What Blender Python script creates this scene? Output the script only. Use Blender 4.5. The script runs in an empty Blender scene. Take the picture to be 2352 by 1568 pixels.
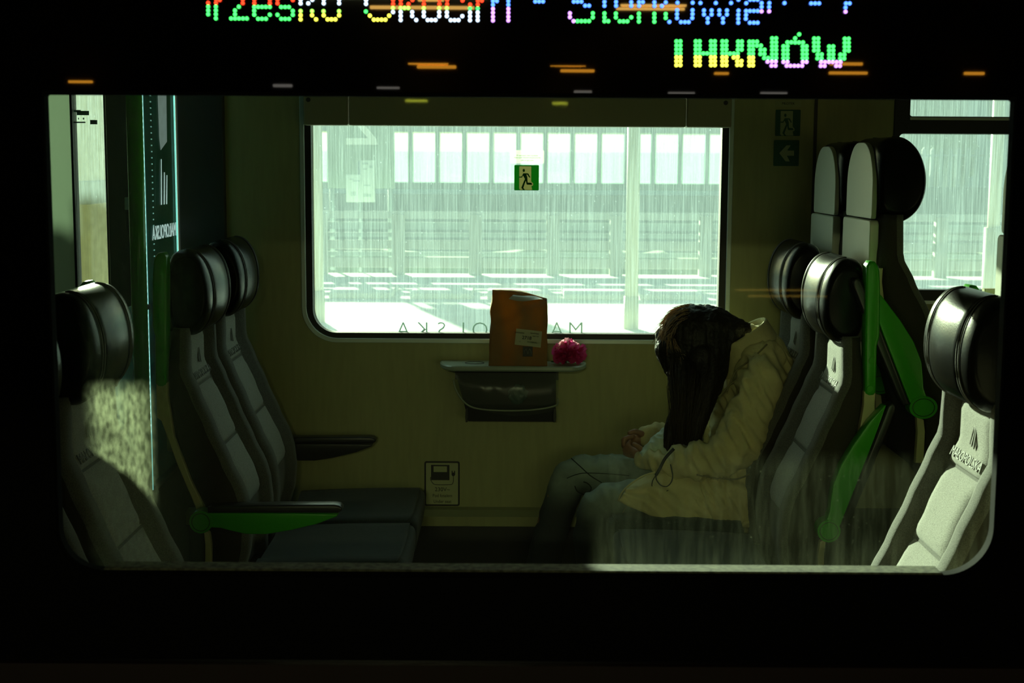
import bpy, bmesh, math, random
from mathutils import Vector, Matrix, noise

random.seed(7)
SC = bpy.context.scene
COL = SC.collection
PI = math.pi

# ------------------------------------------------------------------ camera
F = 3267.0                      # focal length in pixels of the 2352 px wide frame
CAM_Z = 1.52
R = Matrix.Rotation(math.radians(90 - 7.2), 3, 'X') @ Matrix.Rotation(math.radians(0.33), 3, 'Z')
cam_d = bpy.data.cameras.new('camera')
cam = bpy.data.objects.new('camera', cam_d)
COL.objects.link(cam)
cam.matrix_world = Matrix.Translation((0, 0, CAM_Z)) @ R.to_4x4()
cam_d.sensor_width = 36.0
cam_d.lens = F / 2352 * 36
cam_d.clip_start = 0.05
cam_d.clip_end = 500
cam_d.dof.use_dof = True
cam_d.dof.focus_distance = 4.4
cam_d.dof.aperture_fstop = 8.0
SC.camera = cam

# ------------------------------------------------------------------ sky, sun, exposure
SUN_DIR = Vector((0.305, -1.0, -0.22)).normalized()      # the way the light travels
w = bpy.data.worlds.new('world')
SC.world = w
w.use_nodes = True
nt = w.node_tree
for n in list(nt.nodes):
    nt.nodes.remove(n)
sky = nt.nodes.new('ShaderNodeTexSky')
sky.sky_type = 'NISHITA'
sky.sun_disc = False
sky.sun_elevation = math.radians(12)
sky.sun_rotation = math.atan2(-SUN_DIR.x, -SUN_DIR.y)
sky.dust_density = 3.0
bg = nt.nodes.new('ShaderNodeBackground')
bg.inputs['Strength'].default_value = 0.10
wo = nt.nodes.new('ShaderNodeOutputWorld')
nt.links.new(sky.outputs[0], bg.inputs[0])
nt.links.new(bg.outputs[0], wo.inputs[0])

sun_d = bpy.data.lights.new('sun', 'SUN')
sun_d.energy = 20.0
sun_d.angle = math.radians(0.7)
sun_d.color = (1.0, 0.84, 0.58)
sun = bpy.data.objects.new('sun', sun_d)
COL.objects.link(sun)
sun.rotation_euler = SUN_DIR.to_track_quat('-Z', 'Y').to_euler()
sun.location = (-5, 30, 12)

SC.view_settings.view_transform = 'Standard'
SC.view_settings.look = 'None'
SC.view_settings.gamma = 1.0
SC.view_settings.use_curve_mapping = False
SC.view_settings.exposure = 0.0
SC.cycles.max_bounces = 10
SC.cycles.transparent_max_bounces = 24
SC.cycles.sample_clamp_indirect = 4.0
SC.cycles.caustics_refractive = False
SC.cycles.caustics_reflective = False


def P(px, py, Y):
    """world point seen at photograph pixel (px, py) on the plane of depth Y"""
    d = R @ Vector(((px - 1176) / F, -(py - 784) / F, -1.0))
    t = Y / d.y
    return Vector((d.x * t, Y, CAM_Z + d.z * t))


# ------------------------------------------------------------------ materials
MATS = {}


def mat(name, color=(.5, .5, .5), rough=.6, metal=0.0, emit=None, power=0.0, spec=.5,
        noise_amt=0.0, noise_scale=60.0, bump=0.0, bump_scale=200.0, sheen=0.0, stretch=None, color2=None):
    if name in MATS:
        return MATS[name]
    m = bpy.data.materials.new(name)
    m.use_nodes = True
    t = m.node_tree
    b = t.nodes['Principled BSDF']
    b.inputs['Base Color'].default_value = (*color, 1)
    b.inputs['Roughness'].default_value = rough
    b.inputs['Metallic'].default_value = metal
    b.inputs['Specular IOR Level'].default_value = spec
    if sheen:
        b.inputs['Sheen Weight'].default_value = sheen
        b.inputs['Sheen Roughness'].default_value = .4
    if emit:
        b.inputs['Emission Color'].default_value = (*emit, 1)
        b.inputs['Emission Strength'].default_value = power
    if noise_amt or bump or color2:
        tc = t.nodes.new('ShaderNodeTexCoord')
        mp = t.nodes.new('ShaderNodeMapping')
        t.links.new(tc.outputs['Object'], mp.inputs[0])
        if stretch:
            mp.inputs['Scale'].default_value = stretch
    if noise_amt or color2:
        nz = t.nodes.new('ShaderNodeTexNoise')
        nz.inputs['Scale'].default_value = noise_scale
        nz.inputs['Detail'].default_value = 5
        t.links.new(mp.outputs[0], nz.inputs[0])
        rp = t.nodes.new('ShaderNodeValToRGB')
        c2 = color2 or tuple(min(1, c * (1 + noise_amt)) for c in color)
        c1 = color if color2 else tuple(c * (1 - noise_amt) for c in color)
        rp.color_ramp.elements[0].position = .35
        rp.color_ramp.elements[1].position = .65
        rp.color_ramp.elements[0].color = (*c1, 1)
        rp.color_ramp.elements[1].color = (*c2, 1)
        t.links.new(nz.outputs['Fac'], rp.inputs[0])
        t.links.new(rp.outputs[0], b.inputs['Base Color'])
    if bump:
        n2 = t.nodes.new('ShaderNodeTexNoise')
        n2.inputs['Scale'].default_value = bump_scale
        n2.inputs['Detail'].default_value = 3
        t.links.new(mp.outputs[0], n2.inputs[0])
        bp = t.nodes.new('ShaderNodeBump')
        bp.inputs['Strength'].default_value = bump
        bp.inputs['Distance'].default_value = .004
        t.links.new(n2.outputs['Fac'], bp.inputs['Height'])
        t.links.new(bp.outputs[0], b.inputs['Normal'])
    MATS[name] = m
    return m


def trans_mat(name, color, trans_color, mix, rough=.7):
    """paper, petals and film: diffuse plus light passing through"""
    if name in MATS:
        return MATS[name]
    m = bpy.data.materials.new(name)
    m.use_nodes = True
    t = m.node_tree
    for n in list(t.nodes):
        t.nodes.remove(n)
    o = t.nodes.new('ShaderNodeOutputMaterial')
    d = t.nodes.new('ShaderNodeBsdfPrincipled')
    d.inputs['Base Color'].default_value = (*color, 1)
    d.inputs['Roughness'].default_value = rough
    tr = t.nodes.new('ShaderNodeBsdfTranslucent')
    tr.inputs[0].default_value = (*trans_color, 1)
    mx = t.nodes.new('ShaderNodeMixShader')
    mx.inputs[0].default_value = mix
    t.links.new(d.outputs[0], mx.inputs[1])
    t.links.new(tr.outputs[0], mx.inputs[2])
    t.links.new(mx.outputs[0], o.inputs[0])
    MATS[name] = m
    return m


def glass_mat(name, tint, dirt_color, base, streak, speck, streak_scale=(60, 60, 3), refl=.05, bottom=None, blotch=0.0, side=None):
    """a pane with dried dirt on it: tinted, streaked dirt scatters what light reaches it"""
    if name in MATS:
        return MATS[name]
    m = bpy.data.materials.new(name)
    m.use_nodes = True
    t = m.node_tree
    L = t.links.new
    for n in list(t.nodes):
        t.nodes.remove(n)
    N = t.nodes.new
    o = N('ShaderNodeOutputMaterial')
    clear = N('ShaderNodeBsdfTransparent')
    clear.inputs[0].default_value = (*tint, 1)
    gl = N('ShaderNodeBsdfGlossy')
    gl.inputs['Roughness'].default_value = .02
    mr = N('ShaderNodeMixShader')
    mr.inputs[0].default_value = refl
    L(clear.outputs[0], mr.inputs[1])
    L(gl.outputs[0], mr.inputs[2])
    tl = N('ShaderNodeBsdfTranslucent')
    tl.inputs[0].default_value = (*dirt_color, 1)
    geo = N('ShaderNodeNewGeometry')
    mp = N('ShaderNodeMapping')
    mp.inputs['Scale'].default_value = streak_scale
    L(geo.outputs['Position'], mp.inputs[0])
    n1 = N('ShaderNodeTexNoise')
    n1.inputs['Scale'].default_value = 1.0
    n1.inputs['Detail'].default_value = 6
    n1.inputs['Roughness'].default_value = .65
    L(mp.outputs[0], n1.inputs[0])
    mr1 = N('ShaderNodeMapRange')
    mr1.inputs['From Min'].default_value = .42
    mr1.inputs['From Max'].default_value = .72
    mr1.inputs['To Min'].default_value = base
    mr1.inputs['To Max'].default_value = base + streak
    L(n1.outputs['Fac'], mr1.inputs[0])
    n2 = N('ShaderNodeTexNoise')
    n2.inputs['Scale'].default_value = 170
    n2.inputs['Detail'].default_value = 2
    L(geo.outputs['Position'], n2.inputs[0])
    mr2 = N('ShaderNodeMapRange')
    mr2.inputs['From Min'].default_value = .70
    mr2.inputs['From Max'].default_value = .80
    mr2.inputs['To Max'].default_value = speck
    L(n2.outputs['Fac'], mr2.inputs[0])
    ad = N('ShaderNodeMath')
    ad.operation = 'ADD'
    ad.use_clamp = True
    L(mr1.outputs[0], ad.inputs[0])
    L(mr2.outputs[0], ad.inputs[1])
    last = ad
    if blotch:
        n3 = N('ShaderNodeTexNoise')
        n3.inputs['Scale'].default_value = 3.0
        n3.inputs['Detail'].default_value = 3
        L(geo.outputs['Position'], n3.inputs[0])
        mr3 = N('ShaderNodeMapRange')
        mr3.inputs['From Min'].default_value = .35
        mr3.inputs['From Max'].default_value = .7
        mr3.inputs['To Min'].default_value = 1 - blotch
        mr3.inputs['To Max'].default_value = 1 + blotch
        L(n3.outputs['Fac'], mr3.inputs[0])
        mu = N('ShaderNodeMath')
        mu.operation = 'MULTIPLY'
        L(last.outputs[0], mu.inputs[0])
        L(mr3.outputs[0], mu.inputs[1])
        last = mu
    if bottom:                       # grime that has run down and gathered above the lower edge
        z0, z1, amt = bottom
        sx = N('ShaderNodeSeparateXYZ')
        L(geo.outputs['Position'], sx.inputs[0])
        mb = N('ShaderNodeMapRange')
        mb.interpolation_type = 'SMOOTHSTEP'
        mb.inputs['From Min'].default_value = min(z0, z1)
        mb.inputs['From Max'].default_value = max(z0, z1)
        mb.inputs['To Min'].default_value = amt
        mb.inputs['To Max'].default_value = 0
        L(sx.outputs['Z'], mb.inputs[0])
        pw = N('ShaderNodeMath')
        pw.operation = 'POWER'
        pw.inputs[1].default_value = 4.2
        L(mb.outputs[0], pw.inputs[0])
        sk = N('ShaderNodeMapRange')
        sk.inputs['From Min'].default_value = .35
        sk.inputs['From Max'].default_value = .68
        sk.inputs['To Min'].default_value = .25
        sk.inputs['To Max'].default_value = 1.6
        L(n1.outputs['Fac'], sk.inputs[0])
        mk = N('ShaderNodeMath')
        mk.operation = 'MULTIPLY'
        L(pw.outputs[0], mk.inputs[0])
        L(sk.outputs[0], mk.inputs[1])
        mb = mk
        a2 = N('ShaderNodeMath')
        a2.operation = 'ADD'
        a2.use_clamp = True
        L(last.outputs[0], a2.inputs[0])
        L(mb.outputs[0], a2.inputs[1])
        last = a2
    if side:                         # a thickly soiled stretch towards one end of the pane
        xa, xb, amt = side
        sx = N('ShaderNodeSeparateXYZ')
        L(geo.outputs['Position'], sx.inputs[0])
        mb = N('ShaderNodeMapRange')
        mb.inputs['From Min'].default_value = xa
        mb.inputs['From Max'].default_value = xb
        mb.inputs['To Max'].default_value = amt
        L(sx.outputs['X'], mb.inputs[0])
        mb2 = N('ShaderNodeMapRange')  # painted shadow edge: soiling is cut where the seat's shadow would begin
        mb2.inputs['From Min'].default_value = -.722
        mb2.inputs['From Max'].default_value = -.695
        L(sx.outputs['X'], mb2.inputs[0])
        mbm = N('ShaderNodeMath')
        mbm.operation = 'MULTIPLY'
        L(mb.outputs[0], mbm.inputs[0])
        L(mb2.outputs[0], mbm.inputs[1])
        mb = mbm
        mm = N('ShaderNodeMapping')
        mm.inputs['Scale'].default_value = (150, 150, 60)
        L(geo.outputs['Position'], mm.inputs[0])
        n4 = N('ShaderNodeTexNoise')
        n4.inputs['Scale'].default_value = 1.0
        n4.inputs['Detail'].default_value = 4
        L(mm.outputs[0], n4.inputs[0])
        m4 = N('ShaderNodeMapRange')
        m4.inputs['From Min'].default_value = .35
        m4.inputs['From Max'].default_value = .65
        m4.inputs['To Min'].default_value = .4
        m4.inputs['To Max'].default_value = 1.7
        L(n4.outputs['Fac'], m4.inputs[0])
        mu = N('ShaderNodeMath')
        mu.operation = 'MULTIPLY'
        L(mb.outputs[0], mu.inputs[0])
        L(m4.outputs[0], mu.inputs[1])
        a3 = N('ShaderNodeMath')
        a3.operation = 'ADD'
        a3.use_clamp = True
        L(last.outputs[0], a3.inputs[0])
        L(mu.outputs[0], a3.inputs[1])
        last = a3
    mx = N('ShaderNodeMixShader')
    L(last.outputs[0], mx.inputs[0])
    L(mr.outputs[0], mx.inputs[1])
    L(tl.outputs[0], mx.inputs[2])
    L(mx.outputs[0], o.inputs[0])
    MATS[name] = m
    return m


M_body = mat('gloss_black_body', (.0015, .0015, .0015), .015, spec=.5)
M_rubber = mat('black_rubber', (.006, .006, .006), .5)
M_lining = mat('beige_lining', (.39, .39, .18), .5, noise_amt=.05, noise_scale=6, stretch=(9, 9, 1.2))
M_lining2 = mat('dark_lining', (.25, .21, .13), .6)
M_ceiling = mat('ceiling_panel', (.20, .18, .12), .6)
M_trimlight = mat('aluminium_trim', (.66, .76, .72), .35, metal=.2)
M_darkpanel = mat('dark_panel', (.035, .033, .03), .5)
M_fabric = mat('grey_seat_fabric', (.115, .115, .10), .95, noise_amt=.35, noise_scale=420, bump=.5, bump_scale=500, sheen=.25)
M_fabric2 = mat('grey_pad_fabric', (.36, .36, .32), .95, noise_amt=.3, noise_scale=420, bump=.5, bump_scale=500, sheen=.3)
M_leather = mat('black_headrest_leather', (.004, .004, .0035), .27, spec=.12, bump=.08, bump_scale=260)
M_thread = mat('seam_thread', (.08, .08, .075), .6)
M_green = mat('green_plastic', (.040, .36, .010), .28)
M_sidefab = mat('dark_side_fabric', (.030, .024, .016), .9, bump=.4, bump_scale=500)
M_cushion = mat('dark_cushion_fabric', (.028, .042, .045), .95, noise_amt=.3, noise_scale=420, bump=.5, bump_scale=500, sheen=.2)
M_greenpole = mat('green_pole_paint', (.07, .50, .02), .2)
M_shell = mat('pale_seat_shell', (.62, .64, .54), .4, bump=.08, bump_scale=300)
M_frame = mat('beige_seat_frame', (.52, .49, .27), .45)
M_padblack = mat('armrest_pad', (.02, .02, .022), .32)
M_metal = mat('brushed_metal', (.5, .5, .46), .3, metal=.9)
M_floor = mat('speckled_floor', (.04, .04, .04), .5, noise_amt=.5, noise_scale=300)
M_logo = mat('embossed_mark', (.13, .13, .11), .7)
M_seatbase = mat('seat_base', (.03, .03, .03), .6)


# ------------------------------------------------------------------ mesh helpers
def link(name, me, m=None, parent=None, smooth=False):
    o = bpy.data.objects.new(name, me)
    COL.objects.link(o)
    if m is not None:
        if isinstance(m, (list, tuple)):
            for k in m:
                me.materials.append(k)
        else:
            me.materials.append(m)
    if smooth:
        me.polygons.foreach_set('use_smooth', [True] * len(me.polygons))
        me.update()
    if parent is not None:
        o.parent = parent
    return o


def obj(name, bm, m=None, parent=None, smooth=False):
    bmesh.ops.recalc_face_normals(bm, faces=bm.faces)
    me = bpy.data.meshes.new(name)
    bm.to_mesh(me)
    bm.free()
    return link(name, me, m, parent, smooth)


def thing(name, label, cat, loc=(0, 0, 0), rotz=0, group=None):
    o = bpy.data.objects.new(name, None)
    COL.objects.link(o)
    o.location = loc
    o.rotation_euler = (0, 0, rotz)
    o.empty_display_size = .1
    o['label'] = label
    o['category'] = cat
    if group:
        o['group'] = group
    return o


def tag(o, label, cat, group=None):
    o['label'] = label
    o['category'] = cat
    if group:
        o['group'] = group
    return o


def struct(o):
    o['kind'] = 'structure'
    return o


def box(bm, x0, x1, y0, y1, z0, z1, bev=0.0, seg=2):
    r = bmesh.ops.create_cube(bm, size=1.0)
    vs = r['verts']
    for v in vs:
        v.co = Vector((x0 if v.co.x < 0 else x1, y0 if v.co.y < 0 else y1, z0 if v.co.z < 0 else z1))
    if bev > 0:
        es = list({e for v in vs for e in v.link_edges})
        bmesh.ops.bevel(bm, geom=es, offset=bev, segments=seg, profile=.5, affect='EDGES')
    return bm


def abox(*a, **k):
    bm = bmesh.new()
    return box(bm, *a, **k)


def prism(pts, y0, y1, bev=0.0, seg=3):
    """outline in (x, z) pulled from y0 to y1"""
    bm = bmesh.new()
    a = [bm.verts.new((p[0], y0, p[1])) for p in pts]
    f = bm.faces.new(a)
    r = bmesh.ops.extrude_face_region(bm, geom=[f])
    vs = [g for g in r['geom'] if isinstance(g, bmesh.types.BMVert)]
    bmesh.ops.translate(bm, vec=(0, y1 - y0, 0), verts=vs)
    if bev > 0:
        bm.normal_update()
        es = [e for e in bm.edges if len(e.link_faces) == 2 and abs(e.verts[0].co.y - e.verts[1].co.y) < 1e-6]
        bmesh.ops.bevel(bm, geom=es, offset=bev, segments=seg, profile=.5, affect='EDGES', clamp_overlap=True)
    return bm


def loft(rings, cap=True, closed=True):
    bm = bmesh.new()
    rows = [[bm.verts.new(p) for p in r] for r in rings]
    n = len(rows[0])
    for a, b in zip(rows, rows[1:]):
        for i in range(n if closed else n - 1):
            j = (i + 1) % n
            bm.faces.new((a[i], a[j], b[j], b[i]))
    if cap and closed:
        bm.faces.new(rows[0])
        bm.faces.new(list(reversed(rows[-1])))
    return bm


def tube(bm, pts, r, seg=8):
    pts = [Vector(p) for p in pts]
    rad = r if isinstance(r, (list, tuple)) else [r] * len(pts)
    rows = []
    up = Vector((0.13, .2, 1)).normalized()
    for i, p in enumerate(pts):
        d = (pts[min(i + 1, len(pts) - 1)] - pts[max(i - 1, 0)])
        d = d.normalized() if d.length > 1e-9 else Vector((0, 0, 1))
        s = d.cross(up)
        if s.length < .05:
            s = d.cross(Vector((1, 0, 0)))
        s.normalize()
        u = s.cross(d).normalized()
        rows.append([bm.verts.new(p + (s * math.cos(k * 2 * PI / seg) + u * math.sin(k * 2 * PI / seg)) * rad[i])
                     for k in range(seg)])
    for a, b in zip(rows, rows[1:]):
        for k in range(seg):
            j = (k + 1) % seg
            bm.faces.new((a[k], a[j], b[j], b[k]))
    bm.faces.new(list(reversed(rows[0])))
    bm.faces.new(rows[-1])
    return bm


def atube(pts, r, seg=8):
    return tube(bmesh.new(), pts, r, seg)


def smooth_path(pts, n=6):
    pts = [Vector(p) for p in pts]
    out = []
    for i in range(len(pts) - 1):
        p0 = pts[max(i - 1, 0)]
        p1, p2 = pts[i], pts[i + 1]
        p3 = pts[min(i + 2, len(pts) - 1)]
        for k in range(n):
            t = k / n
            out.append(.5 * ((2 * p1) + (p2 - p0) * t + (2 * p0 - 5 * p1 + 4 * p2 - p3) * t * t
                             + (3 * p1 - p0 - 3 * p2 + p3) * t ** 3))
    out.append(pts[-1])
    return out


def disc(bm, c, r, y0, y1, seg=32):
    """short cylinder along Y"""
    a = [bm.verts.new((c[0] + r * math.cos(k * 2 * PI / seg), y0, c[1] + r * math.sin(k * 2 * PI / seg))) for k in range(seg)]
    b = [bm.verts.new((v.co.x, y1, v.co.z)) for v in a]
    for k in range(seg):
        j = (k + 1) % seg
        bm.faces.new((a[k], a[j], b[j], b[k]))
    bm.faces.new(list(reversed(a)))
    bm.faces.new(b)
    return bm


def curve_to_mesh(cu, name):
    o = bpy.data.objects.new('tmp_curve', cu)
    COL.objects.link(o)
    dg = bpy.context.evaluated_depsgraph_get()
    me = bpy.data.meshes.new_from_object(o.evaluated_get(dg))
    me.name = name
    bpy.data.objects.remove(o)
    return me


def rrect(x0, x1, z0, z1, rs, seg=10):
    """rounded rectangle outline, rs = radii at (x0,z0) (x1,z0) (x1,z1) (x0,z1)"""
    if not isinstance(rs, (list, tuple)):
        rs = [rs] * 4
    out = []
    for (cx, cz, a0, r) in ((x0, z0, PI, rs[0]), (x1, z0, 1.5 * PI, rs[1]), (x1, z1, 0, rs[2]), (x0, z1, .5 * PI, rs[3])):
        if r <= 1e-6:
            out.append((cx, cz))
            continue
        ox = cx + (r if cx == x0 else -r)
        oz = cz + (r if cz == z0 else -r)
        for k in range(seg + 1):
            a = a0 + k * .5 * PI / seg
            out.append((ox + r * math.cos(a), oz + r * math.sin(a)))
    return out


def plate(name, outer, holes, y, thick, m, parent=None, bev=0.0):
    """flat sheet in the XZ plane, front face at y, with openings cut through it"""
    cu = bpy.data.curves.new('tmp', 'CURVE')
    cu.dimensions = '2D'
    cu.fill_mode = 'BOTH'
    cu.extrude = thick / 2
    cu.bevel_depth = bev
    cu.bevel_resolution = 2
    for pts in [outer] + list(holes):
        sp = cu.splines.new('POLY')
        sp.points.add(len(pts) - 1)
        for q, (a, b) in zip(sp.points, pts):
            q.co = (a, b, 0, 1)
        sp.use_cyclic_u = True
    me = curve_to_mesh(cu, name)
    me.transform(Matrix.Translation((0, y + thick / 2, 0)) @ Matrix.Rotation(PI / 2, 4, 'X'))
    return link(name, me, m, parent)


def text_mesh(s, size, extrude=.0008, offset=0.0):
    cu = bpy.data.curves.new('tmp', 'FONT')
    cu.body = s
    cu.size = size
    cu.extrude = extrude
    cu.offset = offset
    cu.align_x = 'CENTER'
    cu.align_y = 'CENTER'
    cu.resolution_u = 3
    return curve_to_mesh(cu, 'lettering')


def text_on_wall(s, x, y, z, size, m, parent=None, mirror=False, sx=1.0, extrude=.0006, name='lettering', offset=0.0):
    me = text_mesh(s, size, extrude, offset)
    me.transform(Matrix.Translation((x, y, z)) @ Matrix.Rotation(PI / 2, 4, 'X') @ Matrix.Diagonal((-sx if mirror else sx, 1, 1, 1)))
    return link(name, me, m, parent)


def fuse(name, balls, voxel, m, parent=None, smooth_it=6, warp=None):
    """one continuous surface grown round a chain of tapered limbs: balls = [(p, r), ...] chains"""
    bm = bmesh.new()
    for chain in balls:
        for (p0, r0), (p1, r1) in zip(chain, chain[1:]):
            p0 = Vector(p0)
            p1 = Vector(p1)
            n = max(1, int((p1 - p0).length / (min(max(min(r0, r1), .004), .1) * .35)))
            for i in range(n + 1):
                t = i / n
                rr = r0 + (r1 - r0) * t
                bmesh.ops.create_icosphere(bm, subdivisions=2, radius=rr, matrix=Matrix.Translation(p0.lerp(p1, t)))
        if len(chain) == 1:
            p0, r0 = chain[0]
            mtx = Matrix.Translation(Vector(p0))
            if isinstance(r0, (list, tuple)):
                rot = r0[3] if len(r0) > 3 else 0
                mtx = mtx @ Matrix.Rotation(rot, 4, 'Y') @ Matrix.Diagonal((r0[0], r0[1], r0[2], 1))
                bmesh.ops.create_icosphere(bm, subdivisions=3, radius=1.0, matrix=mtx)
            else:
                bmesh.ops.create_icosphere(bm, subdivisions=3, radius=r0, matrix=mtx)
    me = bpy.data.meshes.new(name)
    bm.to_mesh(me)
    bm.free()
    o = bpy.data.objects.new('tmp_fuse', me)
    COL.objects.link(o)
    md = o.modifiers.new('r', 'REMESH')
    md.mode = 'VOXEL'
    md.voxel_size = voxel
    if smooth_it:
        s = o.modifiers.new('s', 'SMOOTH')
        s.factor = .5
        s.iterations = smooth_it
    dg = bpy.context.evaluated_depsgraph_get()
    me2 = bpy.data.meshes.new_from_object(o.evaluated_get(dg))
    bpy.data.objects.remove(o)
    me2.name = name
    if warp:
        nrm = [v.normal.copy() for v in me2.vertices]
        for v, nn in zip(me2.vertices, nrm):
            v.co = warp(v.co.copy(), nn)
        me2.update()
    return link(name, me2, m, parent, smooth=True)


# ================================================================== THE COACH SHELL
YF = 5.17        # inner face of the far side
YN = 2.45        # inner face of the near side
YG = 2.33        # outer skin of the near side
XL, XR = -4.2, 4.2


def px_x(px, py, Y):
    return P(px, py, Y).x


def px_z(py, Y, px=1176):
    return P(px, py, Y).z


# --- window 1 (far side)
w1x0, w1x1 = px_x(693, 550, YF), px_x(1678, 550, YF)
w1z0, w1z1 = px_z(787, YF), px_z(190, YF)
w1_outer = rrect(w1x0, w1x1, w1z0, w1z1, (.125, .125, .03, .03))
tr = .012
w1_in1 = rrect(w1x0 + tr, w1x1 - tr, w1z0 + tr, w1z1 - tr, (.115, .115, .025, .025))
g1x0, g1x1 = px_x(719, 550, YF + .03), px_x(1651, 550, YF + .03)
g1z0 = px_z(764, YF + .03)
w1_in2 = rrect(g1x0, g1x1, g1z0, w1z1 - .04, (.085, .085, .02, .02))
# --- window 2 (far side, right)
w2x0, w2x1 = px_x(2046, 500, YF), 2.75
w2z0, w2z1 = px_z(690, YF, 2200), px_z(200, YF, 2200)
w2_outer = rrect(w2x0, w2x1, w2z0, w2z1, .02)
# --- door 1 (far side, left, vestibule)
d1x0, d1x1 = -2.35, px_x(249, 500, YF)
d1_outer = rrect(d1x0, d1x1, .02, 1.98, .03)
far_outer = [(XL, -.09), (XR, -.09), (XR, 2.3), (XL, 2.3)]
wall_far = struct(plate('wall_far', far_outer, [w1_outer, w2_outer, d1_outer], YF, .09, M_lining))

win1 = bpy.data.objects.new('window_1', None)
COL.objects.link(win1)
struct(win1)
plate('window_trim', w1_outer, [w1_in1], YF - .006, .02, M_trimlight, win1, bev=.002)
plate('window_gasket', w1_in1, [w1_in2], YF + .004, .05, M_rubber, win1)
M_glass_far = glass_mat('dusty_far_glass', (.80, .95, .94), (.60, .88, 1.0), .055, .06, .22,
                        streak_scale=(260, 260, 5), refl=.04, bottom=(px_z(640, YF), px_z(780, YF), .06))
plate('window_pane', rrect(g1x0 - .01, g1x1 + .01, g1z0 - .01, w1z1 - .03, (.08, .08, .02, .02)), [], YF + .040, .001, M_glass_far, win1)
# mirrored operator lettering on the outside of this pane
M_decal = trans_mat('grey_decal', (.30, .36, .33), (.34, .42, .40), .6)
for i, ch in enumerate('MAŁOPOLSKA'):
    cx = P(1322 - i * 44.0, 765, YF + .05)
    text_on_wall(ch, cx.x, YF + .0435, cx.z + .012, .080, M_decal, win1, mirror=True, name='letter', offset=-.0012, extrude=.0001)

win2 = bpy.data.objects.new('window_2', None)
COL.objects.link(win2)
struct(win2)
pane_lo = rrect(px_x(2056, 500, YF), w2x1 - .04, px_z(667, YF, 2200), px_z(306, YF, 2200), .02)
pane_hi = rrect(px_x(2089, 250, YF), w2x1 - .06, px_z(269, YF, 2200), w2z1 - .03, .01)
plate('window_frame', w2_outer, [pane_lo, pane_hi], YF - .004, .05, M_rubber, win2, bev=.002)
plate('window_trim', rrect(w2x0, w2x1, w2z0 - .012, w2z0, .003), [], YF - .012, .03, M_trimlight, win2)
plate('hopper_rail', rrect(px_x(2089, 250, YF), w2x1 - .06, px_z(276, YF, 2200), px_z(270, YF, 2200), .001), [], YF - .014, .012, M_trimlight, win2)
plate('window_pane', pane_lo, [], YF + .040, .001, M_glass_far, win2)
plate('window_pane', pane_hi, [], YF + .030, .001, M_glass_far, win2)

door1 = bpy.data.objects.new('door_1', None)
COL.objects.link(door1)
struct(door1)
dg = rrect(px_x(170, 500, YF), px_x(245, 500, YF), .35, 1.775, .02)
dg2 = rrect(-2.2, px_x(168, 500, YF), .35, 1.775, .02)
plate('door_leaf', d1_outer, [dg, dg2], YF + .01, .05, M_darkpanel, door1, bev=.003)
plate('door_pane', dg, [], YF + .03, .001, M_glass_far, door1)
plate('frosted_pane', dg2, [], YF + .03, .004, trans_mat('frosted_film', (.20, .24, .20), (.26, .36, .30), .6), door1)
sm = bmesh.new()
for (a, b, c, d) in ((165, 181, 252, 257), (172, 200, 254, 264), (160, 192, 279, 282), (203, 219, 275, 285), (175, 177, 270, 274), (186, 189, 270, 274)):
    p, q = P(a, d, YF), P(b, c, YF)
    box(sm, p.x, q.x, YF + .022, YF + .024, p.z, q.z)
obj('glazing_stamp', sm, mat('faint_stamp', (.35, .40, .36), .6), door1)

# floor, ceiling, ends, near side
struct(obj('floor', abox(XL, XR, YG, YF + .09, -.15, -.09), M_floor))
struct(obj('ceiling', abox(XL, XR, YG, YF + .09, 2.3, 2.36), M_ceiling))
struct(obj('wall_left', abox(XL - .06, XL, YG, YF + .09, -.06, 2.36), M_darkpanel))
struct(obj('wall_right', abox(XR, XR + .06, YG, YF + .09, -.06, 2.36), M_darkpanel))
# the raised part of the coach on the right
struct(obj('floor_raised', abox(1.12, XR, YN, YF, -.09, .25), M_floor))

nx0, nx1 = px_x(108, 600, YG), px_x(2319, 600, YG)
nz0, nz1 = px_z(1327, YG), px_z(214, YG)
near_hole = rrect(nx0, nx1, nz0, nz1, (.075, .085, .004, .004), seg=14)
struct(plate('wall_near', [(XL, px_z(1528, YG)), (XR, px_z(1528, YG)), (XR, 2.36), (XL, 2.36)], [near_hole], YG, .02, M_body))
near_in = rrect(nx0 - .08, nx1 + .08, nz0 - .05, nz1 + .07, .09)
struct(plate('wall_near_lining', [(XL, -.09), (XR, -.09), (XR, 2.3), (XL, 2.3)], [near_in], YG + .06, .06, M_lining2))
win3 = bpy.data.objects.new('window_3', None)
COL.objects.link(win3)
struct(win3)
M_glass_near = glass_mat('dusty_near_glass', (.97, 1.0, .97), (.70, .78, .50), .001, .0035, .02,
                         streak_scale=(75, 75, 9), refl=.035, bottom=(nz0 + .17, nz0 - .01, .27), blotch=.4, side=(-.50, -.60, .055))
plate('window_pane', rrect(nx0 - .02, nx1 + .02, nz0 - .02, nz1 + .03, (.075, .085, .004, .004)), [], YG + .022, .001, M_glass_near, win3)
n_in = rrect(nx0 + .004, nx1 - .004, nz0 + .009, nz1 - .006, (.072, .082, .004, .004), seg=14)
plate('window_seal', rrect(nx0 - .01, nx1 + .01, nz0 - .008, nz1 + .01, (.08, .09, .004, .004), seg=14), [n_in], YG + .002, .022, mat('matt_seal', (.002, .002, .002), .9, spec=.1), win3)
obj('sill_strip', abox(nx0 + .075, nx1 - .085, YG + .0035, YG + .050, nz0 - .004, nz0 + .0115, bev=.003),
    mat('dusty_seal', (.10, .105, .065), .8, noise_amt=.6, noise_scale=90), win3)
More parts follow.
